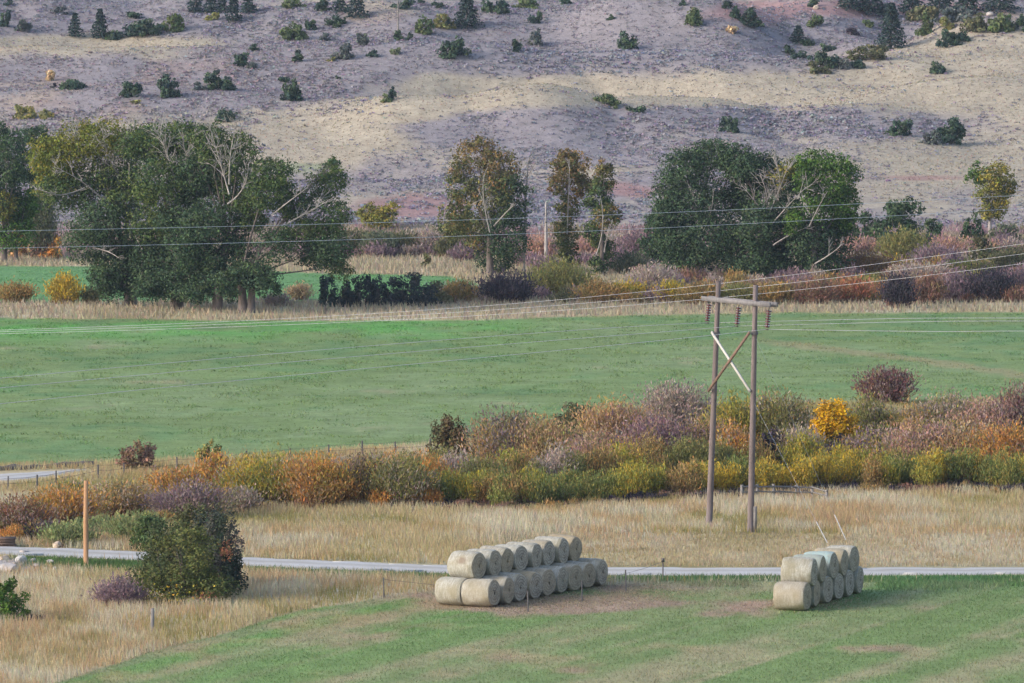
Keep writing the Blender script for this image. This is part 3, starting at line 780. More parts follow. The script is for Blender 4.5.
tree('slim yellow green tree with a pale stem near the right edge', 990, 238, 84,
     [(-12, 66, 14, 12, 'bright'), (4, 64, 16, 14, 'yellowt'), (16, 52, 12, 14), (0, 44, 16, 14), (10, 30, 12, 12), (-6, 26, 8, 10, 'yellowt')], 'yellowt', .24, .3, 0, .8, bark=M_DEAD, name='aspen_tree')
tree('round olive tree standing alone between the left grove and the rusty cottonwood', 379, 229, 28, [(-10, 16, 12, 10), (8, 18, 13, 10), (0, 10, 18, 9)], 'yellowt', .25, .3, name='small_tree')

# dark evergreens and brush at the foot of the hill, right
GR = 'shrubs on the far bank at the right'
shrub('tall dark green bushy juniper left of the slim yellow green tree', 897, 250, 62, 52, 'cottonD', name='juniper', cat='shrub', group=GR, leaf=2.7)
shrub('dark green juniper touching the right grove on its right side', 868, 248, 30, 38, 'cottonD', name='juniper', group=GR)
shrub('dark green juniper at the right end of the low juniper row', 930, 246, 30, 28, 'cottonD', name='juniper', group=GR)
shrub('olive drab dome shaped willow in front of the tall dark juniper', 905, 262, 54, 33, 'olive', 'twig', 'willow_shrub', group=GR)
shrub('small dark green bush just left of the slim pale stemmed tree', 972, 245, 24, 34, 'cottonD', name='shrub', group=GR)
shrub('blue green bush just right of the slim pale stemmed tree', 1006, 246, 34, 24, 'greengrey', name='shrub', group=GR)
shrub('olive green bush below the slim pale stemmed tree', 986, 262, 34, 30, 'oliveD', name='shrub', group=GR)
shrub('tan pink dry bush between the dark junipers and the slim tree', 948, 258, 40, 22, 'pink', 'twig', 'willow_shrub', group=GR)
shrub('purple bare willow right of the olive dome willow', 938, 270, 52, 26, 'purple', 'twig', 'willow_shrub', group=GR)
shrub('golden twigged willow at the feet of the olive dome willow', 893, 276, 26, 20, 'yellow', 'twig', 'willow_shrub', group=GR)
shrub('wide orange topped purple willow beside the right grove foot', 866, 282, 66, 33, [((.30, .17, .07), 3), ((.19, .13, .12), 3), ((.25, .17, .09), 2)], 'twig', 'willow_shrub', group=GR)
shrub('muted mauve willow right of the orange topped willow', 920, 286, 60, 24, 'mauve', 'twig', 'willow_shrub', group=GR)
shrub('olive willow on the far bank at the right edge', 1012, 276, 44, 30, 'oliveD', 'twig', 'willow_shrub', group=GR)
shrub('grey olive willow low behind the wires, second from the right edge', 968, 282, 50, 24, 'olive', 'twig', 'willow_shrub', group=GR)
shrub('dark purple vase shaped bush standing alone at the field edge, far right', 897, 308, 36, 36, 'purpleD', 'twig', 'willow_shrub', group=GR)
for (a, b, wd, ht, pl, lb) in [
    (775, 304, 52, 24, 'rustolive', 'rust olive bush directly below the dead topped cottonwood'),
    (815, 304, 46, 28, 'redbrown', 'red brown bush below the bright green cottonwood'),
    (850, 303, 44, 28, 'red', 'bright red leaved bush left of the lone purple vase bush'),
    (830, 296, 40, 24, 'rustolive', 'rusty bush tucked under the right flank of the right grove'),
    (874, 300, 34, 20, 'red', 'low scarlet bush touching the lone purple vase bush'),
    (927, 304, 40, 32, 'redbrown', 'red brown bush immediately right of the lone purple vase bush'),
    (955, 302, 46, 34, 'purple', 'purple brown bush with a red foot near the right edge'),
    (990, 302, 54, 36, 'purpleD', 'dark purple willow clump near the right edge, broad and low'),
    (1022, 301, 40, 36, 'purple', 'purple willow cut by the right edge at the far side of the field'),
    (1018, 286, 30, 20, 'redbrown', 'small red bush at the right edge behind the purple willows'),
    (736, 304, 40, 22, 'olive', 'olive bush below the gap between the dark and the dead topped cottonwoods'),
    (700, 304, 44, 24, 'rustolive', 'rust olive bush below the dense dark cottonwood'),
    (672, 303, 34, 24, 'yellow', 'yellow flecked bush left of the dense dark cottonwood foot'),
    (684, 300, 18, 14, 'gold', 'small bright gold bush among the olive brush left of the dense dark cottonwood')]:
    shrub(lb, a, b, wd, ht, pl, 'twig', 'bush', group=GR)

GM = 'brush along the ditch beyond the field, middle'
for (a, b, wd, ht, pl, kd, lb) in [
    (557, 297, 70, 38, 'olive', 'twig', 'big dome shaped olive willow below the slender autumn trees'),
    (505, 303, 58, 32, 'purpleD', 'twig', 'dark purple grey bush left of the big dome willow'),
    (655, 296, 48, 32, 'mauve', 'twig', 'mauve grey willow with yellow foot left of the right grove'),
    (630, 302, 44, 22, 'yellow', 'twig', 'low yellow olive bush between the dome willow and the mauve willow'),
    (600, 303, 46, 24, 'rustolive', 'twig', 'rust olive bush touching the right side of the dome willow'),
    (645, 258, 52, 34, 'purple', 'twig', 'faint purple willow behind the narrow upright tree'),
    (630, 275, 40, 24, 'greengrey', 'twig', 'grey green willow at the foot of the narrow upright tree'),
    (540, 262, 34, 28, 'pink', 'twig', 'pinkish dry willow around the broken pale snag'),
    (588, 262, 30, 28, 'pink', 'twig', 'pinkish purple willow between the two slender trees'),
    (460, 303, 36, 24, 'rustolive', 'twig', 'brown olive bush right of the blue black shrub row'),
    (438, 304, 30, 24, 'oliveD', 'leafy', 'dark olive bush at the right end of the blue black shrub row'),
    (412, 306, 54, 34, 'darkblue', 'leafy', 'widest blue black shrub in the row in front of the second field'),
    (388, 306, 26, 28, 'darkblue', 'leafy', 'low blue black shrub directly left of the widest one'),
    (372, 307, 19, 34, 'darkblue', 'leafy', 'spiky blue black shrub fourth from the left in the row'),
    (356, 307, 20, 32, 'darkblue', 'leafy', 'narrow blue black shrub third from the left in the row'),
    (344, 307, 16, 28, 'darkblue', 'leafy', 'small blue black shrub second from the left in the row'),
    (327, 307, 20, 34, 'conifer', 'leafy', 'dark green upright shrub leftmost in the blue black row'),
    (426, 268, 10, 16, 'oliveD', 'leafy', 'lone small dark bush in the tan strip beyond the second field'),
    (352, 256, 34, 28, 'oliveD', 'twig', 'drab bush right behind the drooping cottonwood of the left grove'),
    (378, 257, 36, 28, 'greengrey', 'twig', 'grey green bush below the lone round olive tree'),
    (404, 256, 36, 26, 'oliveD', 'twig', 'drab olive bush right of the grey green bush below the olive tree'),
    (430, 256, 34, 28, 'mauve', 'twig', 'mauve grey bush midway between the olive tree and the rusty cottonwood'),
    (448, 258, 30, 24, 'oliveD', 'twig', 'drab olive bush close to the left flank of the rusty cottonwood'),
    (464, 262, 30, 18, 'purple', 'twig', 'purplish bush at the left foot of the rusty cottonwood'),
    (455, 246, 36, 56, 'aspen', 'leafy', 'olive bush half hidden by the left flank of the rusty cottonwood'),
    (300, 300, 26, 18, 'tan', 'twig', 'tan dry bush under the drooping right side of the left grove'),
    (278, 306, 30, 14, 'mauve', 'twig', 'greyish brush right of the thick trunks of the left grove'),
    (64, 304, 36, 32, 'yellow', 'twig', 'golden olive bush in front of the second field, left of the grove'),
    (15, 303, 40, 22, 'rustolive', 'twig', 'brown olive bush at the left edge in front of the second field'),
    (92, 304, 22, 18, 'oliveD', 'twig', 'small drab bush between the golden bush and the left grove')]:
    shrub(lb, a, b, wd, ht, pl, kd, 'bush', group=GM)

# ------------------------------------------------------------------ willow belt along the creek
GW = 'autumn willows of the creek belt'
for (a, b, wd, ht, pl, kd, lb) in [
    (887, 404, 50, 36, [((.15, .075, .08), 4), ((.11, .065, .08), 3), ((.21, .10, .09), 2)], 'twig', 'dark wine red bush standing above the belt against the green field'),
    (575, 440, 46, 38, 'oliveD', 'leafy', 'dark olive brown bush behind the mauve dome at the back of the belt'),
    (676, 438, 72, 54, 'mauve', 'twig', 'pale mauve grey dome willow left of the wooden power poles'),
    (612, 448, 66, 46, 'peach', 'twig', 'peach topped willow between the dark olive bush and the mauve dome'),
    (735, 448, 56, 50, 'goldgreen', 'twig', 'yellow green willow behind the two wooden power poles'),
    (780, 448, 60, 54, 'olive', 'twig', 'olive willow right of the wooden power poles'),
    (950, 446, 52, 52, 'mauve', 'twig', 'grey mauve willow with golden tip, back of the belt at the right'),
    (985, 448, 60, 48, 'pink', 'twig', 'pink brown willow at the back of the belt near the right edge'),
    (1020, 450, 44, 64, [((.22, .12, .11), 3), ((.27, .18, .17), 3), ((.32, .2, .1), 1)], 'twig', 'dark red mauve willow cut by the right edge of the photo'),
    (915, 446, 60, 40, 'rustolive', 'twig', 'rust olive willow right of the wine red bush'),
    (868, 446, 50, 48, 'olive', 'twig', 'olive green willow just right of the bright gold tree'),
    (450, 466, 46, 52, [((.12, .09, .05), 4), ((.09, .09, .045), 4), ((.22, .13, .08), 2)], 'leafy', 'dark olive bush with brown top, left end of the tall belt'),
    (508, 470, 72, 58, [((.28, .22, .23), 4), ((.24, .19, .22), 3), ((.38, .25, .12), 2.4)], 'twig', 'wide mauve willow with golden rim beside the dark olive bush'),
    (548, 472, 56, 52, 'peach', 'twig', 'peach orange willow touching the wide mauve willow'),
    (600, 476, 66, 42, 'pink', 'twig', 'dusky pink willow below the peach topped willow'),
    (655, 476, 70, 58, [((.26, .15, .18), 4), ((.21, .13, .17), 3), ((.34, .21, .17), 2)], 'twig', 'purple pink willow in front of the pale mauve dome'),
    (704, 474, 56, 56, 'peach', 'twig', 'peach willow just left of the left power pole'),
    (732, 476, 44, 50, 'orange', 'twig', 'orange brown willow between the two power poles'),
    (772, 474, 34, 46, 'purpleD', 'leafy', 'dark purple hollow bush right of the right power pole'),
    (800, 474, 48, 46, 'mauve', 'twig', 'dusty mauve willow left of the bright gold tree'),
    (836, 472, 40, 38, 'purpleD', 'leafy', 'dark purple bush directly under the bright gold tree'),
    (876, 474, 52, 46, 'purple', 'twig', 'lavender purple willow right of the gold tree foot'),
    (920, 476, 70, 54, 'pink', 'twig', 'rosy tan willow in the middle of the right half of the belt'),
    (964, 476, 64, 52, 'peach', 'twig', 'apricot willow left of the large orange willow'),
    (1006, 478, 66, 54, 'orange', 'twig', 'large orange willow near the right edge'),
    (692, 478, 28, 30, 'greengrey', 'leafy', 'small grey green bush low in the belt near the left power pole'),
    (590, 480, 34, 26, 'cottonD', 'leafy', 'small dark green bush low under the dusky pink willow'),
    (138, 471, 38, 31, [((.27, .17, .12), 4), ((.22, .14, .12), 3), ((.17, .13, .07), 2)], 'leafy', 'round brown bush standing alone by the field fence at the left'),
    (208, 467, 28, 27, 'olive', 'leafy', 'small olive bush by the field fence right of the round brown bush'),
    (212, 496, 46, 42, 'orange', 'twig', 'bright golden orange willow above the big dark near bush'),
    (176, 502, 56, 34, 'orange', 'twig', 'orange willow left of the brightest golden orange one'),
    (262, 506, 70, 50, 'goldgreen', 'twig', 'golden olive willow right of the bright golden orange one'),
    (318, 507, 66, 52, 'orange', 'twig', 'rusty orange willow in the middle of the left belt'),
    (362, 504, 56, 50, [((.26, .19, .17), 3), ((.22, .17, .10), 3), ((.32, .2, .08), 2)], 'twig', 'grey brown willow right of the rusty orange willow'),
    (402, 506, 56, 50, 'olive', 'twig', 'olive willow at the right end of the left belt'),
    (192, 518, 72, 36, 'purple', 'twig', 'purple bare willow just behind the big dark near bush'),
    (240, 512, 34, 26, 'mauve', 'twig', 'purple bare willow below the golden olive willow'),
    (118, 516, 72, 34, 'rustolive', 'twig', 'olive rust willow right of the tan pole'),
    (62, 522, 66, 36, 'orange', 'twig', 'orange brown willow left of the tan pole'),
    (72, 506, 34, 26, 'willowG', 'twig', 'green topped willow behind the tan pole'),
    (18, 536, 60, 38, [((.28, .14, .08), 4), ((.18, .10, .10), 3), ((.22, .17, .07), 2)], 'twig', 'dark rust willow at the left edge beside the road'),
    (40, 540, 34, 20, 'purpleD', 'twig', 'dark purple brush at the foot of the left edge willows'),
    (135, 540, 60, 30, 'reed', 'tuft', 'pale green reeds right of the tan pole beside the road'),
    (68, 545, 60, 26, 'reed', 'tuft', 'green reeds left of the tan pole beside the road')]:
    shrub(lb, a, b, wd, ht, pl, kd, 'willow_shrub', group=GW)
tree('bright golden yellow tree in the creek belt, right of the power poles', 834, 470, 74, [(-2, 60, 16, 13), (8, 48, 16, 13), (-10, 46, 12, 12), (2, 36, 18, 12, 'goldgreen', .7)], 'gold', .14, .3, name='golden_tree', leaf=2.6)

def belt(name, label, spans, mat=M_TWIG, line=None):
    line = line or willow_front
    """low growth nobody could count: one strip of shoots along the creek"""
    VV, CC = [], []
    for (x0, x1, yoff, hpx, pals, step, wd) in spans:
        for px in np.arange(x0, x1, step):
            px = px + rng.uniform(-step, step) * .6
            py = float(line(px)) + yoff + rng.uniform(-5, 2)
            P = ground(px, py); m = P[1] / F
            q = vn(px / 46.0, py / 15.0, 91) + .5
            pl = PAL[pals[min(len(pals) - 1, int(q * len(pals) * .999 + rng.uniform(-.35, .35)) % len(pals))]]
            W = wd * m * rng.uniform(.8, 1.4); H = hpx * m * rng.uniform(.6, 1.12)
            V, c = twig_mass(W, H, W * .9, pl, int(wd * hpx * 1.35), .95 * m, PAL['stem'], .7)
            VV.append(V + P - np.array([0, 0, .05])); CC.append(c)
    V = np.vstack(VV)
    o = mesh_obj(name, V, quads(len(V) // 4), mat, None, np.vstack(CC))
    o['kind'] = 'stuff'; o['label'] = label; o['category'] = 'undergrowth'
    return o
belt('creek_undergrowth', 'low green and gold willow growth along the front of the creek belt',
     [(-200, 80, -2, 17, ['rustolive', 'orange', 'purpleD'], 8, 26), (80, 250, -2, 14, ['reed', 'rustolive', 'olive'], 9, 26), (236, 440, -2, 32, ['orange', 'rustolive', 'goldgreen', 'orange', 'redbrown'], 6, 28), (225, 440, -10, 46, ['orange', 'goldgreen', 'rustolive', 'orange'], 9, 30),
      (430, 700, -3, 38, ['willowG', 'rustolive', 'goldgreen', 'willowG', 'willowG'], 6, 30), (690, 1240, -3, 40, ['goldgreen', 'yellow', 'goldgreen', 'yellow', 'willowG', 'goldgreen', 'rustolive', 'yellow'], 6, 30),
      (430, 1240, 1, 9, ['redbrown', 'purpleD', 'rustolive'], 5, 20), (440, 1240, -18, 46, ['willowG', 'goldgreen', 'rustolive', 'olive', 'mauve'], 8, 34)])

belt('ditch_brush', 'low tangled mauve and rust brush along the ditch beyond the wide field',
     [(436, 660, -2, 17, ['oliveD', 'purple', 'rustolive', 'mauve'], 8, 26), (640, 1240, -2, 20, ['rustolive', 'redbrown', 'oliveD', 'purple', 'mauve'], 7, 28), (640, 1240, -16, 20, ['rustolive', 'mauve', 'purple', 'redbrown', 'olive'], 9, 30),
      (840, 1240, -30, 18, ['mauve', 'purple', 'rustolive', 'pink', 'oliveD'], 10, 30)], line=lambda p: np.interp(p, [-900, 430, 700, 2600], [306, 304, 303, 302]))
belt('foot_brush', 'dull mauve and olive brush at the foot of the hill',
     [(-60, 60, -2, 15, ['oliveD', 'mauve', 'tan'], 10, 30), (325, 660, -2, 16, ['mauve', 'purple', 'oliveD', 'greengrey', 'mauve'], 9, 30), (330, 660, -13, 14, ['purple', 'mauve', 'oliveD'], 11, 30), (830, 1240, -8, 16, ['mauve', 'purple', 'pink', 'oliveD'], 10, 30), (520, 660, 10, 18, ['pink', 'mauve', 'purple'], 10, 26)],
     line=lambda p: np.interp(p, [-900, 330, 700, 2600], [260, 258, 260, 258]))

# ------------------------------------------------------------------ bushes near the road
GN = 'bushes in the dry grass near the road'
shrub('big dark green bush with yellow green front and red leaves beside the road', 180, 603, 106, 82, [((.105, .125, .048), 4), ((.145, .155, .055), 3), ((.07, .09, .045), 3)], name='bush', group=GN, dens=1.5,
      extra=[(-.02, .12, .16, .08, 'goldgreen', .05), (.26, .10, .05, .05, 'red', .012)], leaf=2.3)
shrub('dark blue green bush with red leaves behind the right of the big bush', 210, 597, 66, 90, [((.055, .075, .058), 4), ((.08, .098, .065), 3), ((.11, .105, .095), 2)], name='bush', group=GN, extra=[(.27, .55, .05, .05, 'red', .03), (.1, .2, .06, .05, 'redbrown', .02)], leaf=2.2, dens=1.15)
shrub('round dark green bush behind the left of the big bush, by the road', 152, 551, 42, 38, 'cotton', name='bush', group=GN, leaf=2.7)
shrub('tall olive green bush in the middle of the near bush clump', 190, 592, 60, 92, [((.13, .14, .065), 4), ((.10, .115, .055), 3), ((.17, .155, .08), 2)], name='bush', group=GN, leaf=2.2, dens=1.15)
shrub('dark olive bush at the back of the near bush clump, behind the tall olive one', 218, 588, 48, 84, [((.08, .09, .065), 4), ((.105, .105, .075), 3), ((.13, .11, .11), 2)], name='bush', group=GN, leaf=2.2, dens=1.1)
shrub('mid green bush between the road and the big near bush', 166, 590, 54, 70, [((.10, .125, .06), 4), ((.08, .10, .055), 3)], name='bush', group=GN, leaf=2.2, dens=1.1)
shrub('low purple grey brush at the left foot of the big bush', 120, 607, 50, 32, 'purple', 'twig', 'bush', group=GN)
shrub('bright green bush in the dry grass at the left edge', 9, 621, 46, 44, 'bright', name='bush', group=GN, leaf=2.6)
shrub('low dark brush at the right foot of the green left edge bush', 30, 622, 26, 9, 'purpleD', 'twig', 'bush', group=GN)

# ------------------------------------------------------------------ the hillside: conifers, junipers and brush, each on its own
GH = 'bushes scattered over the hillside'
GC = 'conifers on the hillside'
for (a, b, wd, ht, lb) in [
    (75, 37, 15, 26, 'small dark conifer in the upper left saddle, left one of two'),
    (100, 39, 18, 32, 'taller dark conifer in the upper left saddle, right one of two'),
    (233, 22, 16, 30, 'conifer on the ridge crest right of the upper left saddle'),
    (196, 13, 18, 26, 'conifer at the top edge above the long green brush strip'),
    (211, 14, 16, 22, 'conifer at the top edge right beside the one above the green brush'),
    (222, 13, 14, 20, 'conifer on the ridge just left of the crest conifer'),
    (248, 13, 16, 22, 'conifer at the top edge just right of the crest conifer'),
    (356, 18, 22, 32, 'broad dark conifer at the top edge left of the bare pole snag'),
    (340, 12, 16, 22, 'smaller conifer left of the broad dark one at the top edge'),
    (467, 28, 28, 36, 'large blue grey conifer at the top, right of the bare pole snag'),
    (891, 49, 30, 48, 'tallest dark conifer on the right hillside above the brush hollow'),
    (798, 43, 17, 19, 'squat brown green conifer at the left of the brush hollow'),
    (1000, 10, 40, 24, 'dark conifer at the top right corner'),
    (940, 12, 36, 26, 'dark conifer at the top edge between the tallest conifer and the corner'),
    (912, 14, 30, 26, 'dark conifer at the top edge just right of the tallest conifer'),
    (869, 13, 34, 26, 'dark conifer at the top edge just left of the tallest conifer'),
    (849, 9, 26, 22, 'dark conifer at the top edge, left end of the top right stand'),
    (967, 14, 34, 24, 'dark conifer at the top edge left of the corner one')]:
    conifer(lb, a, b, wd, ht, 'conifer', GC)
for (a, b, wd, ht, pl, lb) in [
    (6, 27, 14, 18, 'juniper', 'dark bush at the upper left edge of the hillside'),
    (22, 31, 20, 12, 'juniperG', 'grey blue bush beside the dark one at the upper left edge'),
    (10, 6, 12, 9, 'conifer', 'dark bush in the top left corner'),
    (115, 39, 24, 9, 'juniper', 'low dark bush at the foot of the taller saddle conifer'),
    (144, 36, 38, 17, 'juniper', 'long dark green brush in the upper left saddle, left half'),
    (172, 31, 24, 18, 'juniperY', 'yellow green brush in the upper left saddle, right half'),
    (60, 14, 20, 8, 'juniperG', 'grey low bush near the top edge above the two saddle conifers'),
    (135, 19, 18, 8, 'juniper', 'low dark bush near the top edge above the long green brush'),
    (212, 20, 16, 8, 'olive', 'olive bush under the two top edge conifers'),
    (241, 66, 16, 14, 'juniper', 'dark bush below the ridge crest, paired with a lower one'),
    (253, 68, 13, 7, 'juniperG', 'low grey bush right of the dark bush below the ridge crest'),
    (253, 51, 13, 8, 'juniper', 'small dark bush just above the pair below the ridge crest'),
    (72, 89, 27, 10, 'juniper', 'flat dark bush on the left slope, long and low'),
    (132, 98, 24, 17, 'juniper', 'round dark bush on the left slope above the left grove'),
    (168, 97, 24, 23, 'juniper', 'tall lumpy dark bush right of the round one above the left grove'),
    (218, 90, 32, 20, 'juniper', 'wide green bush high above the right half of the left grove'),
    (200, 90, 18, 9, 'juniperG', 'low grey green bush hugging the left of the wide green bush'),
    (136, 104, 12, 5, 'olive', 'tiny yellow green bush just below the round dark bush'),
    (228, 121, 25, 12, 'juniper', 'round dark bush just above the top of the left grove'),
    (26, 119, 24, 15, 'olive', 'olive bush just above the dark trees at the left edge'),
    (46, 119, 16, 10, 'olive', 'smaller olive bush right of the one above the left edge trees'),
    (50, 81, 10, 12, 'tan', 'thin tan bush left above the flat dark bush'),
    (54, 88, 8, 6, 'purpleD', 'tiny purplish bush between the tan bush and the flat dark bush'),
    (293, 40, 27, 17, 'juniperY', 'wide green bush on the upper slope left of a small dark one'),
    (311, 31, 13, 12, 'juniper', 'small dark bush right above the wide green upper bush'),
    (293, 8, 28, 10, 'juniperY', 'green bush at the top edge above the wide green upper bush'),
    (322, 11, 18, 12, 'juniper', 'dark bush at the top edge left of the two conifers there'),
    (332, 27, 20, 13, 'juniper', 'dark bush below the two conifers left of the bare pole snag'),
    (344, 24, 7, 8, 'juniper', 'tiny dark bush right of the one below the two conifers'),
    (323, 41, 15, 9, 'juniperG', 'pale grey green bush in the middle of the upper slope'),
    (363, 46, 13, 14, 'juniperG', 'grey upright bush left below the bare pole snag'),
    (297, 62, 12, 13, 'juniper', 'small pointed dark bush on the slope above the round field bush'),
    (345, 59, 28, 16, 'juniperG', 'pale green wide bush on the middle upper slope'),
    (331, 62, 10, 6, 'olive', 'tiny olive bush at the left foot of the pale green wide bush'),
    (374, 56, 15, 7, 'juniper', 'low dark bush right of the pale green wide bush'),
    (397, 54, 14, 7, 'greengrey', 'low pale bush two places right of the pale green wide bush'),
    (399, 40, 11, 11, 'juniper', 'dark bush at the foot of the bare pole snag'),
    (409, 41, 9, 9, 'juniper', 'small bush just right of the foot of the bare pole snag'),
    (423, 34, 20, 17, 'juniperY', 'yellow green bush right of the bare pole snag'),
    (442, 28, 27, 15, 'olive', 'olive bush between the yellow green bush and the blue grey conifer'),
    (449, 28, 9, 9, 'conifer', 'tiny dark bush at the left foot of the blue grey conifer'),
    (402, 8, 24, 9, 'juniper', 'dark bush at the top edge beside the bare pole snag'),
    (437, 8, 14, 7, 'juniper', 'small dark bush at the top edge above the olive bush'),
    (422, 4, 9, 5, 'juniper', 'tiny dark bush at the top edge right of the bare pole snag'),
    (494, 13, 30, 14, 'juniper', 'wide dark brush at the top edge right of the blue grey conifer'),
    (455, 58, 33, 21, 'juniper', 'large round dark green bush below the blue grey conifer'),
    (291, 101, 24, 21, 'juniper', 'round green bush on the tan slope left of the mound'),
    (284, 82, 13, 6, 'juniper', 'low green bush just above the round green bush on the tan slope'),
    (388, 102, 14, 9, 'juniperY', 'low green bush on the crest of the mound'),
    (392, 100, 9, 14, 'juniper', 'upright green bush on the crest of the mound'),
    (338, 79, 6, 4, 'juniper', 'speck of a green bush left of the mound'),
    (528, 9, 34, 11, 'juniperY', 'green brush at the top edge left of the centre'),
    (564, 5, 16, 8, 'juniper', 'dark bush at the top edge near the centre'),
    (535, 23, 15, 12, 'juniper', 'small round bush on the blue grey slope near the top centre'),
    (538, 46, 20, 18, 'juniperG', 'grey green bush on the sage slope, right of a small pointed one'),
    (517, 52, 10, 14, 'juniper', 'small pointed bush left of the grey green one on the sage slope'),
    (611, 20, 10, 6, 'juniper', 'tiny bush alone near the top of the sage slope'),
    (628, 50, 22, 19, 'juniper', 'dark bush alone in the middle of the sage slope'),
    (692, 25, 19, 18, 'juniperY', 'round yellow green bush near the top right of the sage slope'),
    (683, 6, 9, 7, 'juniper', 'small dark bush at the top edge above the yellow green one'),
    (735, 19, 13, 13, 'juniper', 'dark bush left of a larger one near the top'),
    (749, 26, 26, 19, 'juniper', 'large dark bush near the top right of the yellow green one'),
    (732, 33, 14, 8, 'tan', 'brownish low bush below the pair of dark bushes near the top'),
    (728, 9, 13, 9, 'juniper', 'small dark bush at the top edge above the pair of dark bushes'),
    (604, 104, 30, 11, 'juniperY', 'green bush slanting down the tan band in the centre'),
    (615, 108, 12, 7, 'juniperY', 'small green bush at the lower end of the slanting one'),
    (636, 111, 21, 6, 'juniper', 'low flat dark bush right of the slanting green one'),
    (728, 132, 22, 16, 'juniper', 'green bush peeping over the top of the right grove'),
    (812, 7, 13, 8, 'juniper', 'dark bush at the top edge above the brush hollow'),
    (815, 27, 18, 13, 'juniperY', 'round green bush above the brush hollow'),
    (868, 27, 12, 8, 'juniperY', 'small yellow green bush left of the tallest conifer'),
    (854, 35, 15, 8, 'purpleD', 'small purplish bush left below the yellow green one'),
    (808, 46, 15, 8, 'juniper', 'low dark bush at the right foot of the squat conifer'),
    (827, 51, 17, 8, 'juniper', 'small dark bush at the upper rim of the brush hollow'),
    (789, 55, 12, 11, 'juniper', 'upright dark bush at the left end of the brush hollow'),
    (801, 59, 20, 9, 'juniper', 'low dark bush second from the left in the brush hollow'),
    (823, 67, 35, 16, 'juniper', 'large dark bush in the middle of the brush hollow'),
    (818, 73, 24, 12, 'oliveD', 'olive bush at the lower rim of the brush hollow'),
    (846, 69, 15, 12, 'juniperG', 'grey green bush at the lower right of the brush hollow'),
    (858, 68, 15, 9, 'juniper', 'dark bush at the lower right end of the brush hollow'),
    (868, 60, 42, 16, 'oliveD', 'brown green brush below the tallest conifer'),
    (926, 35, 19, 23, 'juniperY', 'bright green bush right of the tallest conifer'),
    (947, 30, 18, 14, 'olive', 'olive bush right of the bright green one near the crest'),
    (949, 46, 25, 16, 'juniper', 'dark bush on the crest of the right hand bench'),
    (962, 41, 16, 10, 'juniper', 'dark bush touching the right of the one on the bench crest'),
    (936, 73, 19, 12, 'juniper', 'lone dark bush on the slope below the right hand bench'),
    (975, 31, 32, 18, 'oliveD', 'olive brush behind the right hand bench'),
    (1001, 31, 28, 18, 'juniperY', 'green brush behind the right hand bench near the edge'),
    (1022, 32, 16, 18, 'juniper', 'dark brush behind the bench at the right edge'),
    (886, 16, 20, 14, 'juniperG', 'grey brush behind the top of the tallest conifer'),
    (925, 20, 36, 15, 'oliveD', 'brown olive brush above the bright green bush'),
    (955, 22, 42, 15, 'juniperG', 'grey brush at the foot of the top edge conifers'),
    (900, 136, 28, 17, 'juniper', 'rounded dark green bush on the lower right slope'),
    (951, 144, 30, 27, 'juniper', 'taller dark bush on the lower right slope'),
    (931, 144, 24, 14, 'juniperG', 'grey bush at the left of the taller dark one on the lower right slope')]:
    shrub(lb, a, b, wd, ht, pl, 'leafy', 'hillside_bush', 'bush', GH, 1.3, leaf=2.6)
# ------------------------------------------------------------------ the air of the valley
HAZE = 5e-5
hm = bpy.data.materials.new('haze_air'); hm.use_nodes = True
ht = hm.node_tree; ht.nodes.remove(ht.nodes['Principled BSDF'])
pv = ht.nodes.new('ShaderNodeVolumePrincipled')
pv.inputs['Color'].default_value = (.62, .76, 1.0, 1); pv.inputs['Density'].default_value = HAZE
ht.links.new(pv.outputs[0], ht.nodes['Material Output'].inputs['Volume'])
ztop = float(hz(np.array([0.]), np.array([8000.]))[0]) + 60
hb = MB(); hb.box((0, 3750, ztop / 2 - 4), (60000, 9500, ztop + 8)); ho = hb.build('haze', hm); ho['kind'] = 'stuff'

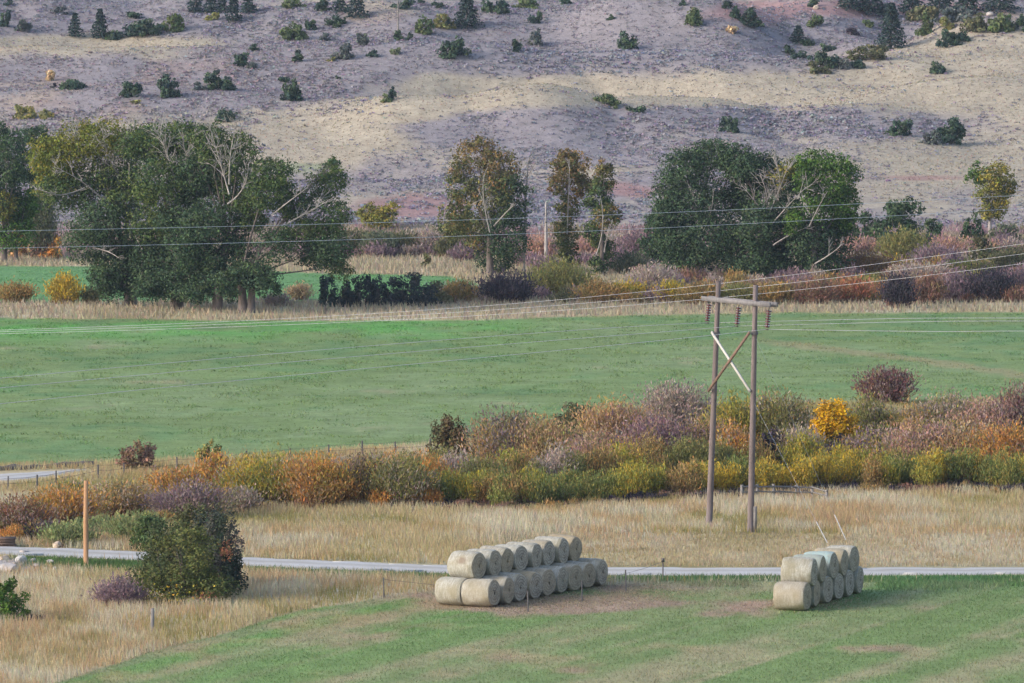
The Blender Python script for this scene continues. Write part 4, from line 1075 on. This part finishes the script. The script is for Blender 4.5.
# ------------------------------------------------------------------ hay bales
BR, BL = .735, 1.5
def bale_mats():
    m, t, b = new_mat('bale_wrap')
    tc = nd(t, 'ShaderNodeTexCoord'); oi = nd(t, 'ShaderNodeObjectInfo')
    add = nd(t, 'ShaderNodeVectorMath', operation='ADD'); t.links.new(tc.outputs['Object'], add.inputs[0])
    rs = nd(t, 'ShaderNodeVectorMath', operation='SCALE'); rs.inputs[0].default_value = (31, 17, 7); t.links.new(oi.outputs['Random'], rs.inputs['Scale'])
    t.links.new(rs.outputs[0], add.inputs[1])
    mp = nd(t, 'ShaderNodeMapping'); mp.inputs['Scale'].default_value = (6, 1.3, 1.3); t.links.new(add.outputs[0], mp.inputs['Vector'])
    n = noise(t, mp.outputs[0], 2.2, 5, .65); n2 = noise(t, add.outputs[0], 1.1, 3); n3 = noise(t, add.outputs[0], 22, 4, .7)
    c = mixc(t, mapr(t, n.outputs['Fac'], .3, .7, 0, 1), (.25, .238, .19), (.50, .49, .44))
    c = mixc(t, mapr(t, n2.outputs['Fac'], .45, .68, 0, .75), c, (.255, .225, .14))
    c = mixc(t, mapr(t, n3.outputs['Fac'], .48, .68, 0, .6), c, (.17, .14, .095))
    a = nd(t, 'ShaderNodeAttribute', attribute_name='Col')
    sp = nd(t, 'ShaderNodeSeparateColor'); t.links.new(a.outputs['Color'], sp.inputs[0])
    c = mixc(t, mathn(t, 'MULTIPLY', sp.outputs[1], mapr(t, n.outputs['Fac'], .35, .55, .35, 1)), c, (.30, .40, .39))
    c = mixc(t, mapr(t, oi.outputs['Random'], .45, 1, 0, .5), c, (.30, .235, .155))
    c = mixc(t, mathn(t, 'MULTIPLY', sp.outputs[0], .75), c, (.19, .135, .095))
    c = mixc(t, sp.outputs[2], c, (.34, .25, .12))
    t.links.new(c, b.inputs['Base Color']); b.inputs['Roughness'].default_value = .75
    bp = nd(t, 'ShaderNodeBump'); bp.inputs['Strength'].default_value = .6; bp.inputs['Distance'].default_value = .04
    t.links.new(n3.outputs['Fac'], bp.inputs['Height']); t.links.new(bp.outputs[0], b.inputs['Normal'])
    m2, t, b = new_mat('bale_end')
    tc = nd(t, 'ShaderNodeTexCoord'); oi = nd(t, 'ShaderNodeObjectInfo')
    n0 = noise(t, tc.outputs['Object'], 2.5, 3)
    sep = nd(t, 'ShaderNodeSeparateXYZ'); t.links.new(tc.outputs['Object'], sep.inputs[0])
    r = mathn(t, 'SQRT', mathn(t, 'ADD', mathn(t, 'MULTIPLY', sep.outputs[1], sep.outputs[1]), mathn(t, 'MULTIPLY', sep.outputs[2], sep.outputs[2])))
    ang = mathn(t, 'ARCTAN2', sep.outputs[2], sep.outputs[1])
    ph = mathn(t, 'ADD', mathn(t, 'ADD', mathn(t, 'MULTIPLY', r, 44.0), ang), mathn(t, 'MULTIPLY', n0.outputs['Fac'], 6.0))
    ring = mathn(t, 'SINE', ph)
    n = noise(t, tc.outputs['Object'], 16, 5, .75)
    k = mathn(t, 'ADD', mathn(t, 'MULTIPLY', ring, .12), n.outputs['Fac'])
    c = mixc(t, mapr(t, k, .25, .8, 0, 1), (.17, .14, .11), (.58, .51, .41))
    c = mixc(t, mapr(t, oi.outputs['Random'], 0, 1, 0, .65), c, (.36, .27, .165))
    c = mixc(t, mapr(t, n0.outputs['Fac'], .5, .7, 0, .5), c, (.12, .085, .07))
    t.links.new(c, b.inputs['Base Color']); b.inputs['Roughness'].default_value = .95
    bp = nd(t, 'ShaderNodeBump'); bp.inputs['Strength'].default_value = .8; bp.inputs['Distance'].default_value = .05
    t.links.new(k, bp.inputs['Height']); t.links.new(bp.outputs[0], b.inputs['Normal'])
    return m, m2
M_WRAP, M_END = bale_mats()

def bale_meshes(seed, colour=None):
    """axis along x; the wrapped drum and its two ragged ends"""
    r2 = np.random.default_rng(seed)
    k, xs = 40, np.linspace(-1, 1, 15)
    th = np.arange(k) * 2 * math.pi / k
    ph = r2.uniform(0, 6, 4)
    V, C = [], []
    for x in xs:
        edge = 1 - .07 * abs(x) ** 7
        r = BR * edge * (1 + .018 * np.sin(2 * th + ph[0]) + .012 * np.sin(3 * th + ph[1] + x) + .010 * np.sin(7 * th + ph[2] + 3 * x) + r2.normal(0, .004, k))
        r = r - .035 * BR * np.clip(-np.sin(th), 0, 1) ** 3                     # settled where it rests
        V.append(np.stack([np.full(k, x * BL / 2) + .02 * np.sin(3 * th + ph[3]), np.cos(th) * r, np.sin(th) * r], 1))
        cc = np.zeros((k, 3))
        if colour == 'torn':
            cc[:, 0] = sstep(.3, .75, np.exp(-((x - .15) / .45) ** 2 - (((th - 2.65 + math.pi) % (2 * math.pi) - math.pi) / .35) ** 2) + r2.normal(0, .12, k))
        if colour == 'turquoise':
            cc[:, 1] = sstep(-.1, .45, np.sin(th) + r2.normal(0, .08, k))
        if colour == 'golden':
            cc[:, 2] = .45
        C.append(cc)
    idx = np.arange(len(xs) * k).reshape(len(xs), k)
    nx = np.roll(idx, -1, axis=1)
    Q = np.stack([idx[:-1], nx[:-1], nx[1:], idx[1:]], -1).reshape(-1, 4)
    wrap = (np.vstack(V), Q, np.vstack(C))
    ends = []
    for s, ring in ((-1, V[0]), (1, V[-1])):
        W = [ring]
        for f, bulge in ((.93, .012), (.75, .035), (.5, .03), (.25, .045), (.05, .02)):
            q = ring.copy(); q[:, 1:] *= f; q[:, 0] = s * (BL / 2 + bulge + r2.normal(0, .012, k)); W.append(q)
        ii = np.arange(len(W) * k).reshape(len(W), k); n2 = np.roll(ii, -1, axis=1)
        Q2 = np.stack([ii[:-1], ii[1:], n2[1:], n2[:-1]], -1).reshape(-1, 4)
        if s < 0: Q2 = Q2[:, ::-1]
        cap = [(ii[-1][0], ii[-1][j], ii[-1][j + 1], ii[-1][j + 2]) for j in range(1, k - 2, 2)]
        ends.append((np.vstack(W), np.vstack([Q2, np.array(cap)[:, ::s]])))
    return wrap, ends

def make_bale(seed, colour=None):
    t = thing('hay_bale', 'round hay bale', 'hay bale', (0, 0, -50))
    (V, Q, C), ends = bale_meshes(seed, colour)
    mesh_obj('net_wrap', V, Q, M_WRAP, t, C, True)
    for V2, Q2 in ends:
        mesh_obj('end_face', V2, Q2, M_END, t, None, True)
    return t
protos = {'plain': [make_bale(s) for s in (3, 8, 21)], 'torn': [make_bale(5, 'torn')], 'turquoise': [make_bale(6, 'turquoise')], 'golden': [make_bale(7, 'golden')]}
used = set()
def place_bale(pos, yaw, label, group, kind='plain'):
    src = protos[kind][random.randrange(len(protos[kind]))]
    if src.name in used:
        r = src.copy(); COL.objects.link(r)
        for ch in src.children:
            c = ch.copy(); COL.objects.link(c); c.parent = r
    else:
        r = src; used.add(src.name)
    r.location = [float(v) + random.uniform(-.05, .05) * (i_ < 2) for i_, v in enumerate(pos)]
    r.rotation_mode = 'ZYX' if False else 'XYZ'
    r.rotation_euler = (0 if kind in ('torn', 'turquoise') else random.uniform(-.25, .25), random.uniform(-.03, .03), yaw + random.uniform(-.09, .09))
    f = random.uniform(.975, 1.025); r.scale = (random.uniform(.96, 1.04), f * random.uniform(1.0, 1.035), f * random.uniform(.955, 1.0))
    r['label'] = label; r['group'] = group

ORD = ['nearest', 'second', 'third', 'fourth', 'fifth', 'sixth', 'seventh', 'eighth', 'farthest']
def stack(front, back, n, end_side, group, double, lab):
    """front and back: the ground points of the near and the far bale of the right hand bottom row"""
    A, B = ground(*front), ground(*back)
    d = B - A; d[2] = 0; L = np.linalg.norm(d); d /= L
    step = L / (n - 1)
    ax = np.array([d[1], -d[0], 0])                       # the bales lie across the row
    yaw = math.atan2(ax[1], ax[0])
    rad = BR * .965
    for i in range(n):
        p = A + d * step * i - ax * BL / 2
        p[2] = hz(p[0], p[1]) + rad
        place_bale(p, yaw, lab('bottom', i, n), group, lab('kind', i, 0))
        if double:
            q = p - ax * (BL + .05) + d * random.uniform(-.12, .12); q[2] = hz(q[0], q[1]) + rad
            place_bale(q, yaw, lab('back', i, n), group)
        if i < n - 1:
            o = (-ax * (BL * .5 + .40) if double else -ax * random.uniform(-.12, .05)) + d * step * .5
            u = p + o; u[2] = hz(u[0], u[1]) + rad + math.sqrt(max(.2, (2 * BR * .985) ** 2 - (step / 2) ** 2))
            place_bale(u, yaw, lab('top', i, n - 1), group, lab('tkind', i, 0))
    return A, d, ax

def labL(what, i, n):
    if what == 'kind': return ['plain', 'plain', 'plain', 'golden', 'plain', 'plain', 'plain', 'plain', 'plain'][i]
    if what == 'tkind': return 'torn' if i == 0 else ('golden' if i == 7 else 'plain')
    if what == 'top':
        if i == 0: return 'nearest hay bale in the upper row of the long left stack, torn brown patch'
        if i == 7: return 'tan hay bale at the far end of the upper row of the long left stack'
        return ORD[i] + ' hay bale from the near end in the upper row of the long left stack'
    if what == 'bottom':
        if i == 0: return 'hay bale on the ground at the near right corner of the long left stack'
        if i == 8: return 'farthest hay bale on the ground at the right side of the long left stack'
        return ORD[i] + ' hay bale from the near end on the ground, right side of long left stack'
    if i == 0: return 'yellowish hay bale on the ground at the near left corner of the long left stack'
    return (ORD[i] + ' hay bale from the near end on the ground, left side of long left stack') if i < 8 else 'farthest hay bale on the ground at the left side of the long left stack'
def labR(what, i, n):
    if what == 'kind': return 'plain'
    if what == 'tkind': return ['plain', 'turquoise', 'turquoise', 'golden', 'plain'][i]
    if what == 'top':
        return ['nearest hay bale in the upper row of the short right stack', 'hay bale with blue green wrap right behind the nearest upper bale of the right stack', 'hay bale with turquoise wrap in the middle of the upper row of the right stack',
                'golden hay bale behind the turquoise one on the short right stack', 'pale hay bale at the far end of the upper row of the right stack'][i]
    return ('nearest pale hay bale on the ground in the short right stack', 'brownish hay bale second from the near end on the ground in the right stack', 'third hay bale from the near end on the ground in the right stack',
            'fourth hay bale from the near end on the ground in the right stack', 'fifth hay bale from the near end on the ground in the right stack', 'farthest hay bale on the ground in the short right stack')[i]
stack((494, 608), (602, 587), 9, 1, 'hay bales of the long left stack', True, labL)
stack((806, 611.5), (860, 594.5), 6, 1, 'hay bales of the short right stack', False, labR)

# ------------------------------------------------------------------ the wooden transmission structure
PL, PR = ground(709, 526.5), ground(750.5, 532.5)
TL, TR = at(718.5, 281, PL[1]), at(755.5, 285, PR[1])
def power_structure():
    base = (PL + PR) / 2
    t = thing('power_pole', 'tall wooden power structure of two poles with crossarm, X brace and brown insulators', 'power pole', base)
    def loc(p): return np.asarray(p, float) - base
    for b, tp in ((PL, TL), (PR, TR)):
        n = 9
        pts = np.array([loc(b + (tp - b) * f) for f in np.linspace(-.02, 1, n)])
        mb = MB(); mb.tube(pts, np.linspace(.195, .135, n), 12, wob=.02)
        mb.build('pole', M_POLE, t, True)
    u = (TR - TL); u[2] = 0; wsp = np.linalg.norm(u); u /= wsp
    e1, e2 = at(702.5, 298, PL[1] - .8), at(780.5, 305, PR[1] + 1.2)
    # crossarm: two planks either side of the poles
    zarm = (TL[2] + TR[2]) / 2 - 1.05
    c = (TL + TR) / 2
    half = 4.1
    c = c + u * .28
    R = np.array([[u[0], -u[1], 0], [u[1], u[0], 0], [0, 0, 1]])
    v = np.array([-u[1], u[0], 0])
    for k, s in enumerate((-1, 1)):
        cc = c + v * s * .23; cc[2] = zarm
        mb = MB(); mb.box(loc(cc), (2 * half, .10, .27), R)
        mb.build('crossarm', M_ARM, t)
    # X brace
    def on(b, tp, f): return b + (tp - b) * f
    fl = lambda py: (526.5 - py) / (526.5 - 281)
    fr = lambda py: (532.5 - py) / (532.5 - 285)
    for (a, b2, mt, off) in ((on(PL, TL, fl(333)), on(PR, TR, fr(390)), M_WHITE, -.27), (on(PR, TR, fr(333)), on(PL, TL, fl(390)), M_BROWN, -.36)):
        a2, b3 = loc(a + v * off), loc(b2 + v * off)
        dd = b3 - a2; Ln = np.linalg.norm(dd); dd /= Ln
        w2 = np.cross(dd, v); R2 = np.stack([dd, v, w2], 1)
        mb = MB(); mb.box((a2 + b3) / 2, (Ln + .2, .085, .15), R2)
        mb.build('brace', mt, t)
    # steel bands and bolts where the arm and the braces meet the poles
    ends = []
    for s in (-.88, 0, .88):
        top = c + u * half * s; top[2] = zarm - .14
        end = top - u * .30 + np.array([0, 0, -1.28])
        ends.append(end)
        mb = MB()
        ks = 7
        rad, pts = [], []
        for i in range(ks):
            f0 = .16 + .80 * i / ks
            for df, r in ((0, .03), (.012, .155), (.05, .145), (.065, .03)):
                pts.append(loc(top + (end - top) * (f0 + df))); rad.append(r)
        mb.tube(np.array(pts), np.array(rad), 10)
        ins = mb.build('insulator', M_PORC, t, True)
        hb = MB(); hb.tube([loc(top + np.array([0, 0, .25])), loc(top + (end - top) * .16)], .022, 6)
        hb.tube([loc(end - u * .14), loc(end), loc(end + u * .14)], .045, 6)
        hb.build('hanger', M_STEEL, t)
    for b, tp, f in ((PL, TL, fl(333)), (PR, TR, fr(333))):
        p = b + (tp - b) * f
        mb = MB(); mb.tube([loc(p - np.array([0, 0, .09])), loc(p + np.array([0, 0, .09]))], .205, 12); mb.build('band', M_STEEL, t)
    # guys to the right with pale plastic guards at the foot
    for (f0, gx, gy) in ((fr(335), 847, 542.5), (fr(401), 828.5, 545)):
        a = PR + (TR - PR) * f0; g = ground(gx, gy)
        mb = MB(); mb.tube([loc(a), loc(g)], .0055, 5)
        gw = mb.build('guy_wire', M_WIREB, t)
        d = (a - g) / np.linalg.norm(a - g)
        mb = MB(); mb.tube([loc(g + d * .15), loc(g + d * 1.8)], .028, 8)
        mb.build('guard', M_PLASTIC, gw)
    # pale marker strip at the foot of the right pole
    q = PR + np.array([.24, -.12, 0])
    mb = MB(); mb.box(loc(q + np.array([0.02, 0, .75])), (.20, .06, 1.5)); mb.build('marker', M_GREYPOST, t)
    # top caps
    return ends, u
ENDS, UARM = power_structure()

def wire(label, pts, r, mat, group, cat='power line'):
    pts = np.array(pts, float)
    n = 60
    tt = np.linspace(0, 1, len(pts)); t2 = np.linspace(0, 1, n)
    # smooth curve through the points
    P = np.stack([np.polyval(np.polyfit(tt, pts[:, k], min(3, len(pts) - 1)), t2) for k in range(3)], 1)
    mb = MB(); mb.tube(P, r, 5)
    o = mb.build('power_line', mat)
    return tag(o, label, cat, group)

GWIRE = 'cables on the wooden structure'
names = ['left', 'middle', 'right']
leftpts = [((-330, 411), (0, 378), (300, 352), (560, 331)), ((-330, 421), (0, 388), (300, 361), (560, 340)), ((-330, 440), (0, 403.5), (300, 375), (560, 350))]
rightpts = [((900, 318.5), (1024, 318), (1300, 318)), ((900, 322), (1024, 321), (1300, 322)), ((950, 331.5), (1024, 331), (1300, 333))]
for k in range(3):
    e = ENDS[k]; y0 = e[1]
    Lp = [at(a, b, y0 + 6 * (1 - (a - (-330)) / 1030.0) * 0 - .02 * (700 - a)) for a, b in leftpts[k]]
    tt = np.array([p[0] for p in Lp] + [e[0]])
    wire('conductor cable running left from the %s insulator of the wooden structure' % names[k], Lp + [e], .014, M_WIRE, GWIRE)
    Rp = [e] + [at(a, b, y0 - .02 * (a - 740)) for a, b in rightpts[k]]
    wire('conductor cable running right from the %s insulator of the wooden structure' % names[k], Rp, .012, M_WIRE, GWIRE)
GW2 = 'rising cables behind the wooden structure'
for k, (lab, p) in enumerate([
    ('topmost of the three rising cables behind the crossarm', [(-300, 337), (0, 330), (300, 319), (512, 304), (700, 284.5), (860, 266), (1024, 244), (1250, 213)]),
    ('middle one of the three rising cables behind the crossarm', [(-300, 338), (0, 331.5), (300, 322), (512, 309), (700, 291.5), (860, 275), (1024, 253.5), (1250, 224)]),
    ('lowest of the three rising cables behind the crossarm', [(-300, 340), (0, 333), (300, 325), (512, 314.5), (700, 298.5), (860, 283), (1024, 263), (1250, 235)])]):
    wire(lab, [at(a, b, 395 - .03 * (a - 500)) for a, b in p], .011, M_WIRE, GW2)
GW3 = 'pair of level cables before the trees'
wire('upper of the two level cables crossing in front of the tree crowns', [at(a, b, 470) for a, b in [(-300, 236), (0, 231), (250, 226.5), (500, 219), (700, 211), (860, 203.5), (1024, 195), (1300, 180)]], .013, M_WIREB, GW3)
wire('lower of the two level cables crossing in front of the tree crowns', [at(a, b, 470) for a, b in [(-300, 253), (0, 248.5), (250, 243), (500, 234.5), (700, 226), (860, 217.5), (1024, 208), (1300, 192)]], .013, M_WIREB, GW3)

# ------------------------------------------------------------------ lone pole, fences
P = ground(86, 566); m = P[1] / F
mb = MB(); mb.tube([(0, 0, -.1), (0, 0, 2.4), (.02, 0, 86 * m)], [.14, .13, .115], 12, wob=.02)
o = mb.build('wooden_pole', M_NEWPOLE, None, True); o.location = P
tag(o, 'lone tan wooden pole standing beside the road at the left', 'pole')

def fence(label, posts, mat, hpx, r, wires, name='wire_fence', wire_mat=M_STEEL, rails=False, cat='fence', dark_last=False):
    G = [ground(a, b) for a, b in posts]
    t = thing(name, label, cat, G[0])
    for i, g in enumerate(G):
        mm = g[1] / F; h = hpx * mm * rng.uniform(.88, 1.1)
        ln = rng.normal(0, .03, 2)
        mb = MB()
        p = np.array([g - G[0] - (0, 0, .1), g - G[0] + (ln[0] * h, ln[1] * h, h)])
        mb.tube(p, r * rng.uniform(.85, 1.15), 6)
        ob = mb.build('post', mat, t)
        if dark_last and i == len(G) - 1:
            mb = MB(); mb.box(p[1], (.16, .10, .20)); mb.build('cap', M_STEEL, ob)
    for f in wires:
        mb = MB()
        pts = []
        for i, g in enumerate(G):
            pts.append(g - G[0] + np.array([0, 0, f * hpx * g[1] / F]))
            if i < len(G) - 1:
                q = (g + G[i + 1]) / 2 - G[0]; pts.append(q + np.array([0, 0, f * hpx * g[1] / F - (0 if rails else .04)]))
        if rails:
            for i in range(0, len(pts) - 2, 2):
                mb = MB(); mb.tube(np.array([pts[i] + (0, -.1, rng.normal(0, .03)), pts[i + 2] + (0, -.1, rng.normal(0, .03))]), .055, 6); mb.build('rail', mat, t)
        else:
            mb.tube(np.array(pts), .009, 4); mb.build('wire', wire_mat, t)
    return t
fence('thin wire fence on steel posts in front of the long left stack', [(384, 598), (480, 607), (528, 613), (582, 603), (626, 592), (663, 580)], M_STEEL, 22, .038, (.85,), wire_mat=M_STEEL, dark_last=True)
fence('grey wooden rail fence at the edge of the willows behind the power poles', [(742, 499), (757, 499), (774, 499), (796, 499.5), (812, 500), (827, 503)], M_GREYPOST, 15, .09, (.85, .5), 'rail_fence', rails=True)
fence('old field fence of thin dark posts along the near side of the green field', [(-60, 496), (8, 491), (37, 489), (56, 486), (98, 478), (124, 476), (177, 472), (214, 470), (246, 466), (290, 462), (329, 458), (362, 456), (396, 455), (430, 453)], M_STEEL, 15, .05, (.85, .5))
P = ground(152, 632)
mb = MB(); mb.tube([(0, 0, -.1), (.03, 0, 1.15)], .09, 8, wob=.04); o = mb.build('fence_post', M_GREYPOST, None); o.location = P
tag(o, 'short grey post in the dry grass below the big near bush', 'post')

# ------------------------------------------------------------------ rubble by the road, left
def rock(label, px, py, wpx, hpx, mat, group='stones of the rubble heap', name='boulder'):
    P = ground(px, py); m = P[1] / F
    import bmesh
    bm = bmesh.new(); bmesh.ops.create_icosphere(bm, subdivisions=2, radius=1.0)
    sx, sy, sz = wpx * m / 2, wpx * m / 2 * .8, hpx * m * .6
    pl = [(rng.normal(0, 1, 3), rng.uniform(.62, .9)) for _ in range(9)]
    pl = [(a / np.linalg.norm(a), b) for a, b in pl]
    for v in bm.verts:
        c = np.array(v.co)
        for a, b in pl:
            dd = c @ a
            if dd > b: c = c - a * (dd - b)
        c = c * (1 + rng.normal(0, .015))
        v.co = (c[0] * sx, c[1] * sy, c[2] * sz + sz * .55)
    me = bpy.data.meshes.new(name); bm.to_mesh(me); bm.free(); me.materials.append(mat)
    o = bpy.data.objects.new(name, me); COL.objects.link(o); o.location = P; o.rotation_euler = (0, 0, rng.uniform(0, 6))
    return tag(o, label, 'rock', group)
for (a, b, wd, ht, mt, lb) in [
    (21, 563, 14, 9, M_WHITE, 'big white boulder on the rubble heap at the left edge'),
    (6, 573, 26, 13, M_ROCK, 'broad grey pink stone heap at the left edge below the white boulder'),
    (4, 560, 12, 6, M_ROCKT, 'tan stone left of the white boulder at the photo edge'),
    (33, 562, 8, 5, M_ROCK, 'small pale stone right of the white boulder'),
    (36, 567, 9, 4, M_ROCK, 'flat pale stone right below the white boulder'),
    (46, 570, 6, 4, M_ROCKT, 'small tan stone between the white boulder and the tan pole'),
    (55, 570, 6, 4, M_ROCK, 'small round pale stone nearest the tan pole'),
    (50, 563, 9, 4, M_ROCK, 'grey stone at the road edge left of the tan pole'),
    (64, 559, 5, 3, M_WHITE, 'small white stone at the road edge left of the tan pole'),
    (24, 553, 12, 4, M_ROCK, 'low grey stone beside the road above the white boulder'),
    (57, 548, 12, 8, M_ROCKT, 'pointed tan stone on the far side of the road'),
    (13, 566, 8, 5, M_ROCKT, 'brown stone between the white boulder and the grey heap'),
    (1004, 8, 14, 7, M_ROCK, 'pale outcrop boulder at the top right corner of the hillside'),
    (990, 16, 9, 5, M_ROCK, 'smaller pale boulder below left of the corner outcrop'),
    (816, 9, 8, 5, M_ROCKT, 'tan boulder at the top edge above the brush hollow'),
    (970, 9, 8, 6, M_ROCKT, 'tan boulder among the top right conifers')]:
    rock(lb, a, b, wd, ht, mt, 'stones of the rubble heap' if b > 400 else 'outcrop boulders on the upper slope')
# stack of old planks at the left edge
t = thing('plank_stack', 'low stack of weathered reddish planks by the road at the left edge', 'timber', ground(2, 547))
for k in range(4):
    mb = MB(); mb.box((rng.normal(0, .05), rng.normal(0, .05), .08 + .13 * k), (1.5, .9, .11), None); mb.build('plank', M_BROWN, t)

# ------------------------------------------------------------------ grass and sage: ground cover
def scatter(n, y0, y1, u=.108):
    n = int(n * 1.15)
    y = np.sqrt(rng.uniform(y0 * y0, y1 * y1, n)); x = rng.uniform(-u, u, n) * y
    return x, y, hz(x, y)

def grass(name, label, x, y, z, h, wpx, col, lean=.25):
    n = len(x)
    m = y / F
    A = np.stack([x, y, z - .02], 1)
    az = rng.uniform(0, 2 * math.pi, n); w2 = (wpx * m * rng.uniform(.6, 1.4, n) * .5)
    sd = np.stack([np.cos(az), np.sin(az) * .6, 0 * az], 1) * w2[:, None]
    ln = rng.normal(0, lean, (n, 2)) * h[:, None]
    tip = A + np.stack([ln[:, 0], ln[:, 1], h], 1)
    V = np.stack([A - sd, A + sd, tip], 1).reshape(-1, 3)
    o = mesh_obj(name, V, np.arange(3 * n).reshape(n, 3), M_GRASS, None, np.repeat(col, 3, 0))
    o['kind'] = 'stuff'; o['label'] = label; o['category'] = 'grass'
    return o

def make_grass():
    # tall dry grass by the road
    x, y, z = scatter(560000, 248, 470)
    _, k = cover(x, y, z)
    keep = rng.uniform(0, 1, len(x)) < k['dry'] * np.where(np.abs(k['py'] - road_y(k['px'])) < 4.9 + .9 * fbm(x / 1.5, y / 1.5, 150), 0, 1) * np.where((k['px'] < 92) & (np.abs(k['py'] - np.interp(k['px'], [0, 40, 84], [479, 475.5, 471])) < np.interp(k['px'], [0, 40, 92], [7.5, 5.5, 1.5])), .0, 1)
    x, y, z = x[keep], y[keep], z[keep]
    px, py = k['px'][keep], k['py'][keep]
    n = len(x)
    q1 = fbm(x / 7, y / 12, 101); q2 = fbm(x / 2.2, y / 4, 102); q3 = fbm(x / 22, y / 40, 103)
    c = np.tile([.44, .355, .20], (n, 1))
    c = lerp(c, np.array([.53, .475, .35]), sstep(-.2, .4, q1 + q3 + rng.normal(0, .12, n)))
    c = lerp(c, np.array([.44, .29, .145]), .75 * sstep(.0, .35, q2 + .5 * q3 + rng.normal(0, .12, n)))
    c = lerp(c, np.array([.27, .25, .095]), .85 * sstep(.05, .35, -q1 + .6 * q2 + rng.normal(0, .12, n) - .15 * (px < 440)))
    short = (py > 534) & (py < 570) & (px > 500)
    h = (.30 + .28 * (q1 + .5) + .15 * rng.uniform(0, 1, n)) * np.where(short, .55, 1.0) * np.where(py > 575, 1.1, 1.0)
    c = lerp(c, np.array([.38, .305, .20]), np.where(short, .5, 0))
    grass('dry_grass', 'tall dry straw coloured grass between the road and the mown field', x, y, z, np.clip(h * .86, .12, .7), .85, jit(c, n, .19), .24)
    # loose hay dropped round the stacks
    xs, ys = [], []
    for (a, b, ww, dd, nn) in [(525, 600, 85, 11, 9000), (640, 596, 60, 9, 2500), (815, 604, 40, 8, 3000)]:
        qx = a + rng.normal(0, ww * .55, nn); qy = b + rng.normal(0, dd * .55, nn)
        yy = F * CAM_H / (qy - HORIZON); xs.append((qx - CX) / F * yy); ys.append(yy)
    x = np.concatenate(xs); y = np.concatenate(ys); z = hz(x, y)
    grass('hay_litter', 'loose pale hay lying around the bale stacks', x, y, z, rng.uniform(.03, .11, len(x)), 1.5, jit(np.tile([.36, .30, .19], (len(x), 1)), len(x), .35), 1.6)
    # fresh short grass
    x, y, z = scatter(330000, 240, 335)
    C, k = cover(x, y, z)
    pr = np.clip(k['near'] * .9 + k['strip'] * 1.0, 0, 1)
    keep = rng.uniform(0, 1, len(x)) < pr * np.where(np.abs(k['py'] - road_y(k['px'])) < 5, 0, 1)
    x, y, z, C = x[keep], y[keep], z[keep], C[keep]
    n = len(x)
    h = np.where(k['strip'][keep] > .4, .22, .085) * rng.uniform(.6, 1.5, n)
    grass('mown_grass', 'short green grass of the mown near field', x, y, z, h, 1.1, jit(C, n, .3), .5)
    # wide green field
    x, y, z = scatter(300000, 345, 690)
    C, k = cover(x, y, z)
    keep = rng.uniform(0, 1, len(x)) < np.maximum(k['mid'], k['back'])
    x, y, z, C = x[keep], y[keep], z[keep], C[keep]
    n = len(x)
    clump = sstep(-.1, .4, fbm(x / 1.7, y / 2.6, 120, 2))
    grass('field_grass', 'green grass of the wide hay field', x, y, z, (.05 + .10 * clump) * rng.uniform(.6, 1.4, n), 1.6, jit(C * 1.12, n, .2), .7)
    # dry verge and scrub at the far side of the field and at the foot of the hill
    x, y, z = scatter(150000, 545, 800)
    C, k = cover(x, y, z)
    keep = rng.uniform(0, 1, len(x)) < np.clip(k['dry'] * 1.0 + k['foot'] * .9, 0, 1)
    x, y, z, C = x[keep], y[keep], z[keep], C[keep]
    n = len(x)
    fq = fbm(x / 8, y / 14, 140)
    fcol = np.where((fq > .12)[:, None], np.array([.30, .20, .22]), np.where((fq < -.15)[:, None], np.array([.24, .22, .15]), C))
    c = jit(np.where((k['foot'][keep] > .5)[:, None], fcol, np.array([.38, .325, .235])), n, .25)
    grass('verge_grass', 'pale dry grass beyond the wide hay field', x, y, z, rng.uniform(.25, .75, n), 1.5, c, .25)
    # sage over the hillside
    x, y, z = scatter(230000, 735, 1075, .108)
    C, k = cover(x, y, z)
    cl = sstep(-.5, .35, fbm(x / 3.5, y / 4.5, 130, 2))
    keep = rng.uniform(0, 1, len(x)) < k['sage'] * (.12 + .62 * cl)
    x, y, z = x[keep], y[keep], z[keep]
    n = len(x)
    L = 8
    R = rng.uniform(.20, .50, n) * (.8 + .5 * vn(x / 20, y / 20, 131))
    d = rng.normal(0, 1, (n, L, 3)); d /= np.linalg.norm(d, axis=2)[:, :, None]; d[:, :, 2] = np.abs(d[:, :, 2]) * .75
    Pp = np.stack([x, y, z], 1)[:, None, :] + d * R[:, None, None] * np.array([1, 1, .8])
    hue = fbm(x / 40, y / 50, 133)[:, None]
    base = np.array([.262, .244, .282]) + hue * np.array([.05, .01, -.02])
    sel = rng.uniform(0, 1, n)
    base = np.where((sel < .10)[:, None], np.array([.205, .19, .215]), base)
    base = np.where((sel > .86)[:, None], np.array([.30, .28, .31]), base)
    V = leaf_quads(Pp.reshape(-1, 3), np.repeat(R * .78, L), d.reshape(-1, 3) * .8 + np.array([0, 0, .9]), .8)
    col = np.repeat(jit(np.repeat(jit(base, n, .16), L, 0), n * L, .10), 4, 0)
    o = mesh_obj('sagebrush', V, quads(n * L), M_LEAF, None, col)
    o['kind'] = 'stuff'; o['label'] = 'low grey purple sagebrush covering the hillside'; o['category'] = 'sagebrush'
    # bunch grass on the hillside
    x, y, z = scatter(150000, 770, 1075, .108)
    C, k = cover(x, y, z)
    keep = rng.uniform(0, 1, len(x)) < np.clip(k['hill'] * (.25 + .6 * k['grassy']), 0, 1)
    x, y, z, C = x[keep], y[keep], z[keep], C[keep]
    n = len(x)
    grass('bunch_grass', 'tufts of dry bunch grass over the hillside', x, y, z, rng.uniform(.08, .24, n), 2.4, jit(C * 1.02, n, .14), .3)
make_grass()
